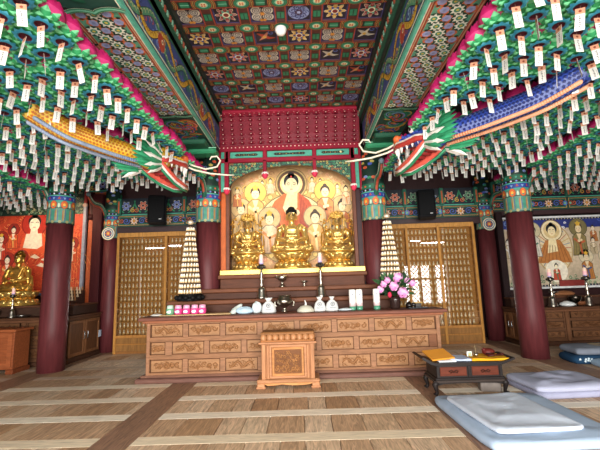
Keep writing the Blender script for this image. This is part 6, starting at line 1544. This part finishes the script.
def leaf_collar(mb):
    g = [hexc('257a48'), hexc('38a064'), hexc('74cc96')]
    for ring, (n, r2, z2, dz) in enumerate(((9, 0.150, 0.07, 0.0), (9, 0.122, 0.03, -0.010))):
        for k in range(n):
            a = 2*pi*(k+0.5*ring)/n; hw = pi/n*1.0; rows = []
            for (r, z, wf) in ((0.05, 0.02, 0.9), (0.09, 0.022, 1.15), (r2*0.78, z2*0.75, 0.85), (r2, z2, 0.04)):
                rows.append([(r*cos(a-hw*wf), r*sin(a-hw*wf), z+dz+0.012), (r*1.02*cos(a), r*1.02*sin(a), z+dz), (r*cos(a+hw*wf), r*sin(a+hw*wf), z+dz+0.012)])
            mb.ringed(rows, g, True, False, False, False)
def rim_ring(mb):
    b1, b2 = hexc('2c809c'), hexc('4a9fb6')
    mb.lathe([(0.046, 0.016), (0.046, 0.0), (0.06, -0.004), (0.075, 0.006)], 18, col=[hexc('5a1f2a'), b1, b1], cap=False)
    for k in range(10):
        a = 2*pi*k/10; hw = pi/10*1.1
        mb.poly([(0.060*cos(a-hw), 0.066*sin(a-hw), 0.002), (0.078*cos(a-hw*0.7), 0.078*sin(a-hw*0.7), 0.004), (0.093*cos(a), 0.093*sin(a), 0.010), (0.078*cos(a+hw*0.7), 0.078*sin(a+hw*0.7), 0.004), (0.066*cos(a+hw), 0.066*sin(a+hw), 0.002)], b2 if k % 2 else b1)
    mb.poly([(0.046*cos(2*pi*k/18), 0.046*sin(2*pi*k/18), 0.016) for k in range(18)], hexc('4a1626'))
def tag_mesh(mb, seed):
    r = random.Random(seed); w = 0.031
    mb.tube([(0, 0, 0.016), (0, 0, -0.008)], 0.0015, 4, hexc('8a6a5a'))
    mb.box(-w, -0.0008, -0.178, w, 0.0008, -0.008, hexc('d6d4ce'))
    for s in (-1, 1):
        d = Deco(mb, (0, s*0.0009, 0), (-s, 0, 0), (0, 0, 1), 0.0005)
        d.rect(-w, -0.052, w, -0.008, hexc('c98f72'), 1); d.disc(0, -0.03, 0.011, hexc('8a4a38'), 2, 8)
        for k in range(6):
            v = -0.066-0.016*k; d.stroke([(r.uniform(-0.010, -0.004), v), (r.uniform(0.0, 0.010), v-r.uniform(0, 0.008))], 0.004, hexc('4a4a52'), 1); d.stroke([(r.uniform(-0.006, 0.006), v+0.004), (r.uniform(-0.006, 0.006), v-0.010)], 0.0035, hexc('4a4a52'), 1)
        d.stroke([(0.022, -0.08), (0.022, -0.15)], 0.003, hexc('8a8a92'), 1)
ma = MB(); lotus_petals(ma); mb_ = MB(); leaf_collar(mb_); mc = MB(); rim_ring(mc)
me_p, me_l, me_r = ma.mesh('lotus_petals', M['petal']), mb_.mesh('leaf_collar', M['petal']), mc.mesh('blue_rim', M['petal'])
me_t = []
for k in range(5):
    q = MB(); tag_mesh(q, k); me_t.append(q.mesh('prayer_tag', M['paper']))

def near_path(x, y, path, lim):
    p = Vector((x, y))
    for a, b in zip(path, path[1:]):
        a = Vector(a); b = Vector(b); d = b-a; f = max(0, min(1, (p-a).dot(d)/d.dot(d)))
        if (p-(a+d*f)).length < lim: return True
    return False
pillars_xy = [(-4.87, 7.48), (4.25, 7.42), (-1.88, 7.45), (1.42, 7.45), (-4.86, 9.55), (4.6, 9.55)]
Minv = cam_o.matrix_world.inverted()
def to_px(p):
    q = Minv @ Vector(p); return 300+380*q.x/-q.z, 225-380*q.y/-q.z, -q.z
spots = []
rl = random.Random(21); G = 0.236
for fld, x0, sx, ncol, y0, y1, z in (('left inner', -1.93, -1, 12, 1.9, 7.08, 3.5), ('right inner', 1.65, 1, 10, 1.9, 7.0, 3.5), ('left outer', -5.16, -1, 17, 3.4, 8.3, 3.46), ('right outer', 4.36, 1, 19, 3.4, 8.3, 3.5)):
    for i in range(ncol):
        for j in range(30):
            x = x0+sx*G*i + rl.uniform(-0.012, 0.012); y = y0+G*j+(G/2 if i % 2 else 0) + rl.uniform(-0.012, 0.012); zz = z+rl.uniform(-0.02, 0.02)
            if y > y1 or any(math.hypot(x-a, y-b) < 0.37 for a, b in pillars_xy): continue
            k_ = 0.12 if i == 0 else 0.2
            if near_path(x, y, DL, k_) or near_path(x, y, DR, k_) or (i and (near_path(x, y, HL, 0.17) or near_path(x, y, HR, 0.17))): continue
            px, py, dz = to_px((x, y, zz)); m = 20+380*0.18/max(dz, 0.1)
            if dz < 0.3 or px < -m or px > 600+m*0.8 or py < -m*1.5: continue
            row = 'edge' if (i == 0) else 'field'
            spots.append((dz, x, y, zz, fld, row, j))
spots.sort()
LBL = {
 ('left inner', 'edge'): 'pink and green lotus lantern in the row hanging along the left painted beam',
 ('right inner', 'edge'): 'pink and green lotus lantern in the row hanging along the right painted beam',
 ('left outer', 'edge'): 'lotus lantern in the first row outside the left red pillar',
 ('right outer', 'edge'): 'lotus lantern in the first row outside the right red pillar',
 ('left outer', 'field'): 'lotus lantern with white tag hanging before the orange painting',
 ('right outer', 'field'): 'lotus lantern with white tag hanging before the white-framed painting'}
def lab(fld, row, x, y):
    if row == 'edge' or 'outer' in fld: return LBL[(fld, row)], ('lotus lanterns: ' + fld + ' ' + row)
    side = fld.split()[0]; dp = DL if side == 'left' else DR
    yy = None
    for a, b in zip(dp, dp[1:]):
        lo, hi = sorted((a[0], b[0]))
        if lo <= x <= hi: yy = a[1]+(b[1]-a[1])*(x-a[0])/(b[0]-a[0])
    if yy is None: yy = 3.0 if abs(x) > 3 else 6.2
    col = 'yellow' if side == 'left' else 'blue'
    if y > yy: return 'lotus lantern with white paper tag hanging beyond the %s dragon' % col, 'lotus lanterns beyond the %s dragon' % col
    return 'lotus lantern with white paper tag hanging in front of the %s dragon' % col, 'lotus lanterns in front of the %s dragon' % col
rest = MB(); first = None
def add_tri(mb, me_src, Mx):
    a = me_src.color_attributes['Col'].data
    base = len(mb.v)
    mb.v.extend([Mx @ v.co for v in me_src.vertices])
    for p in me_src.polygons:
        c = a[p.loop_indices[0]].color
        mb.f.append(tuple(base+i for i in p.vertices)); mb.c.append(('L',)+tuple(c[:3])); mb.sm.append(p.use_smooth)
_lin = lin
def lin(c):
    if c[0] == 'L': return (c[1], c[2], c[3], 1.0)
    return _lin(c)
for idx, (dz, x, y, z, fld, row, j) in enumerate(spots):
    rz = rl.uniform(0, 6.28); tz = rl.gauss(0, 0.55) if rl.random() < 0.72 else rl.uniform(0, 3.14); tx = rl.uniform(-0.1, 0.1); ty = rl.uniform(-0.1, 0.1)
    lx, ly = rl.uniform(-0.1, 0.1), rl.uniform(-0.1, 0.1)
    if idx < 298:
        l_, g_ = lab(fld, row, x, y)
        t = bpy.data.objects.new('hanging_lotus_lantern', None); COL.objects.link(t); t.location = (x, y, z); t.rotation_euler = (lx, ly, rz)
        tag(t, l_, 'lantern', g_, 'thing')
        for nm, me in (('lotus_petals', me_p), ('leaf_collar', me_l), ('blue_rim', me_r), ('prayer_tag', me_t[idx % 5])):
            c = bpy.data.objects.new(nm, me); COL.objects.link(c); c.parent = t
            if nm == 'prayer_tag': c.rotation_euler = (tx-lx*0.5, ty, tz-rz)
    else:
        Mx = Matrix.Translation((x, y, z)) @ Euler((lx, ly, rz)).to_matrix().to_4x4()
        for me in (me_p, me_l, me_r): add_tri(rest, me, Mx)
        add_tri(rest, me_t[idx % 5], Matrix.Translation((x, y, z)) @ Euler((tx, ty, tz)).to_matrix().to_4x4())
if rest.v:
    tag(rest.build('hanging_lotus_lanterns_massed', M['petal']), 'small far lotus lanterns at the back of the hanging fields', 'lanterns', kind='stuff')
# dark wire frames the lanterns hang from
for nm, xa, xb, ya, yb, lb in (('left inner', -4.6, -1.85, 1.8, 7.1, 'left inner'), ('right inner', 1.58, 3.9, 1.8, 7.05, 'right inner'), ('left outer', -9.2, -5.12, 3.3, 8.3, 'left outer'), ('right outer', 4.3, 8.8, 3.3, 8.3, 'right outer')):
    b = MB(hexc('1c1a18')); z = 3.75
    x = xa
    while x <= xb+0.001: b.box(x-0.006, ya, z-0.006, x+0.006, yb, z+0.006); x += 0.459
    y = ya
    while y <= yb: b.box(xa, y-0.006, z-0.006, xb, y+0.006, z+0.006); y += 0.472
    for qx in (xa, xb):
        for qy in (ya, yb): b.box(qx-0.006, qy-0.006, z, qx+0.006, qy+0.006, 4.82)
    tag(b.build('hanging_lantern_frame', M['black']), 'dark wire frame carrying the %s lotus lanterns' % ('lanterns of the ' + lb + ' bay').replace('lanterns of the ', ''), 'frame', kind='thing')
# small white domed lamp on the coffered ceiling
t = thing('ceiling_lamp', 'small white dome on the painted coffered ceiling', 'lamp', (-0.215, 4.7, 4.93))
b = MB(hexc('d8d8d4')); b.lathe([(0.075, 0.0), (0.08, -0.02), (0.07, -0.025)], 20); b.build('mount', M['ceramic'], t)
b = MB(hexc('f4f2ee')); b.lathe([(0.07, -0.02), (0.072, -0.05), (0.055, -0.085), (0.02, -0.1), (0.003, -0.102)], 20); b.build('dome', M['ceramic'], t)
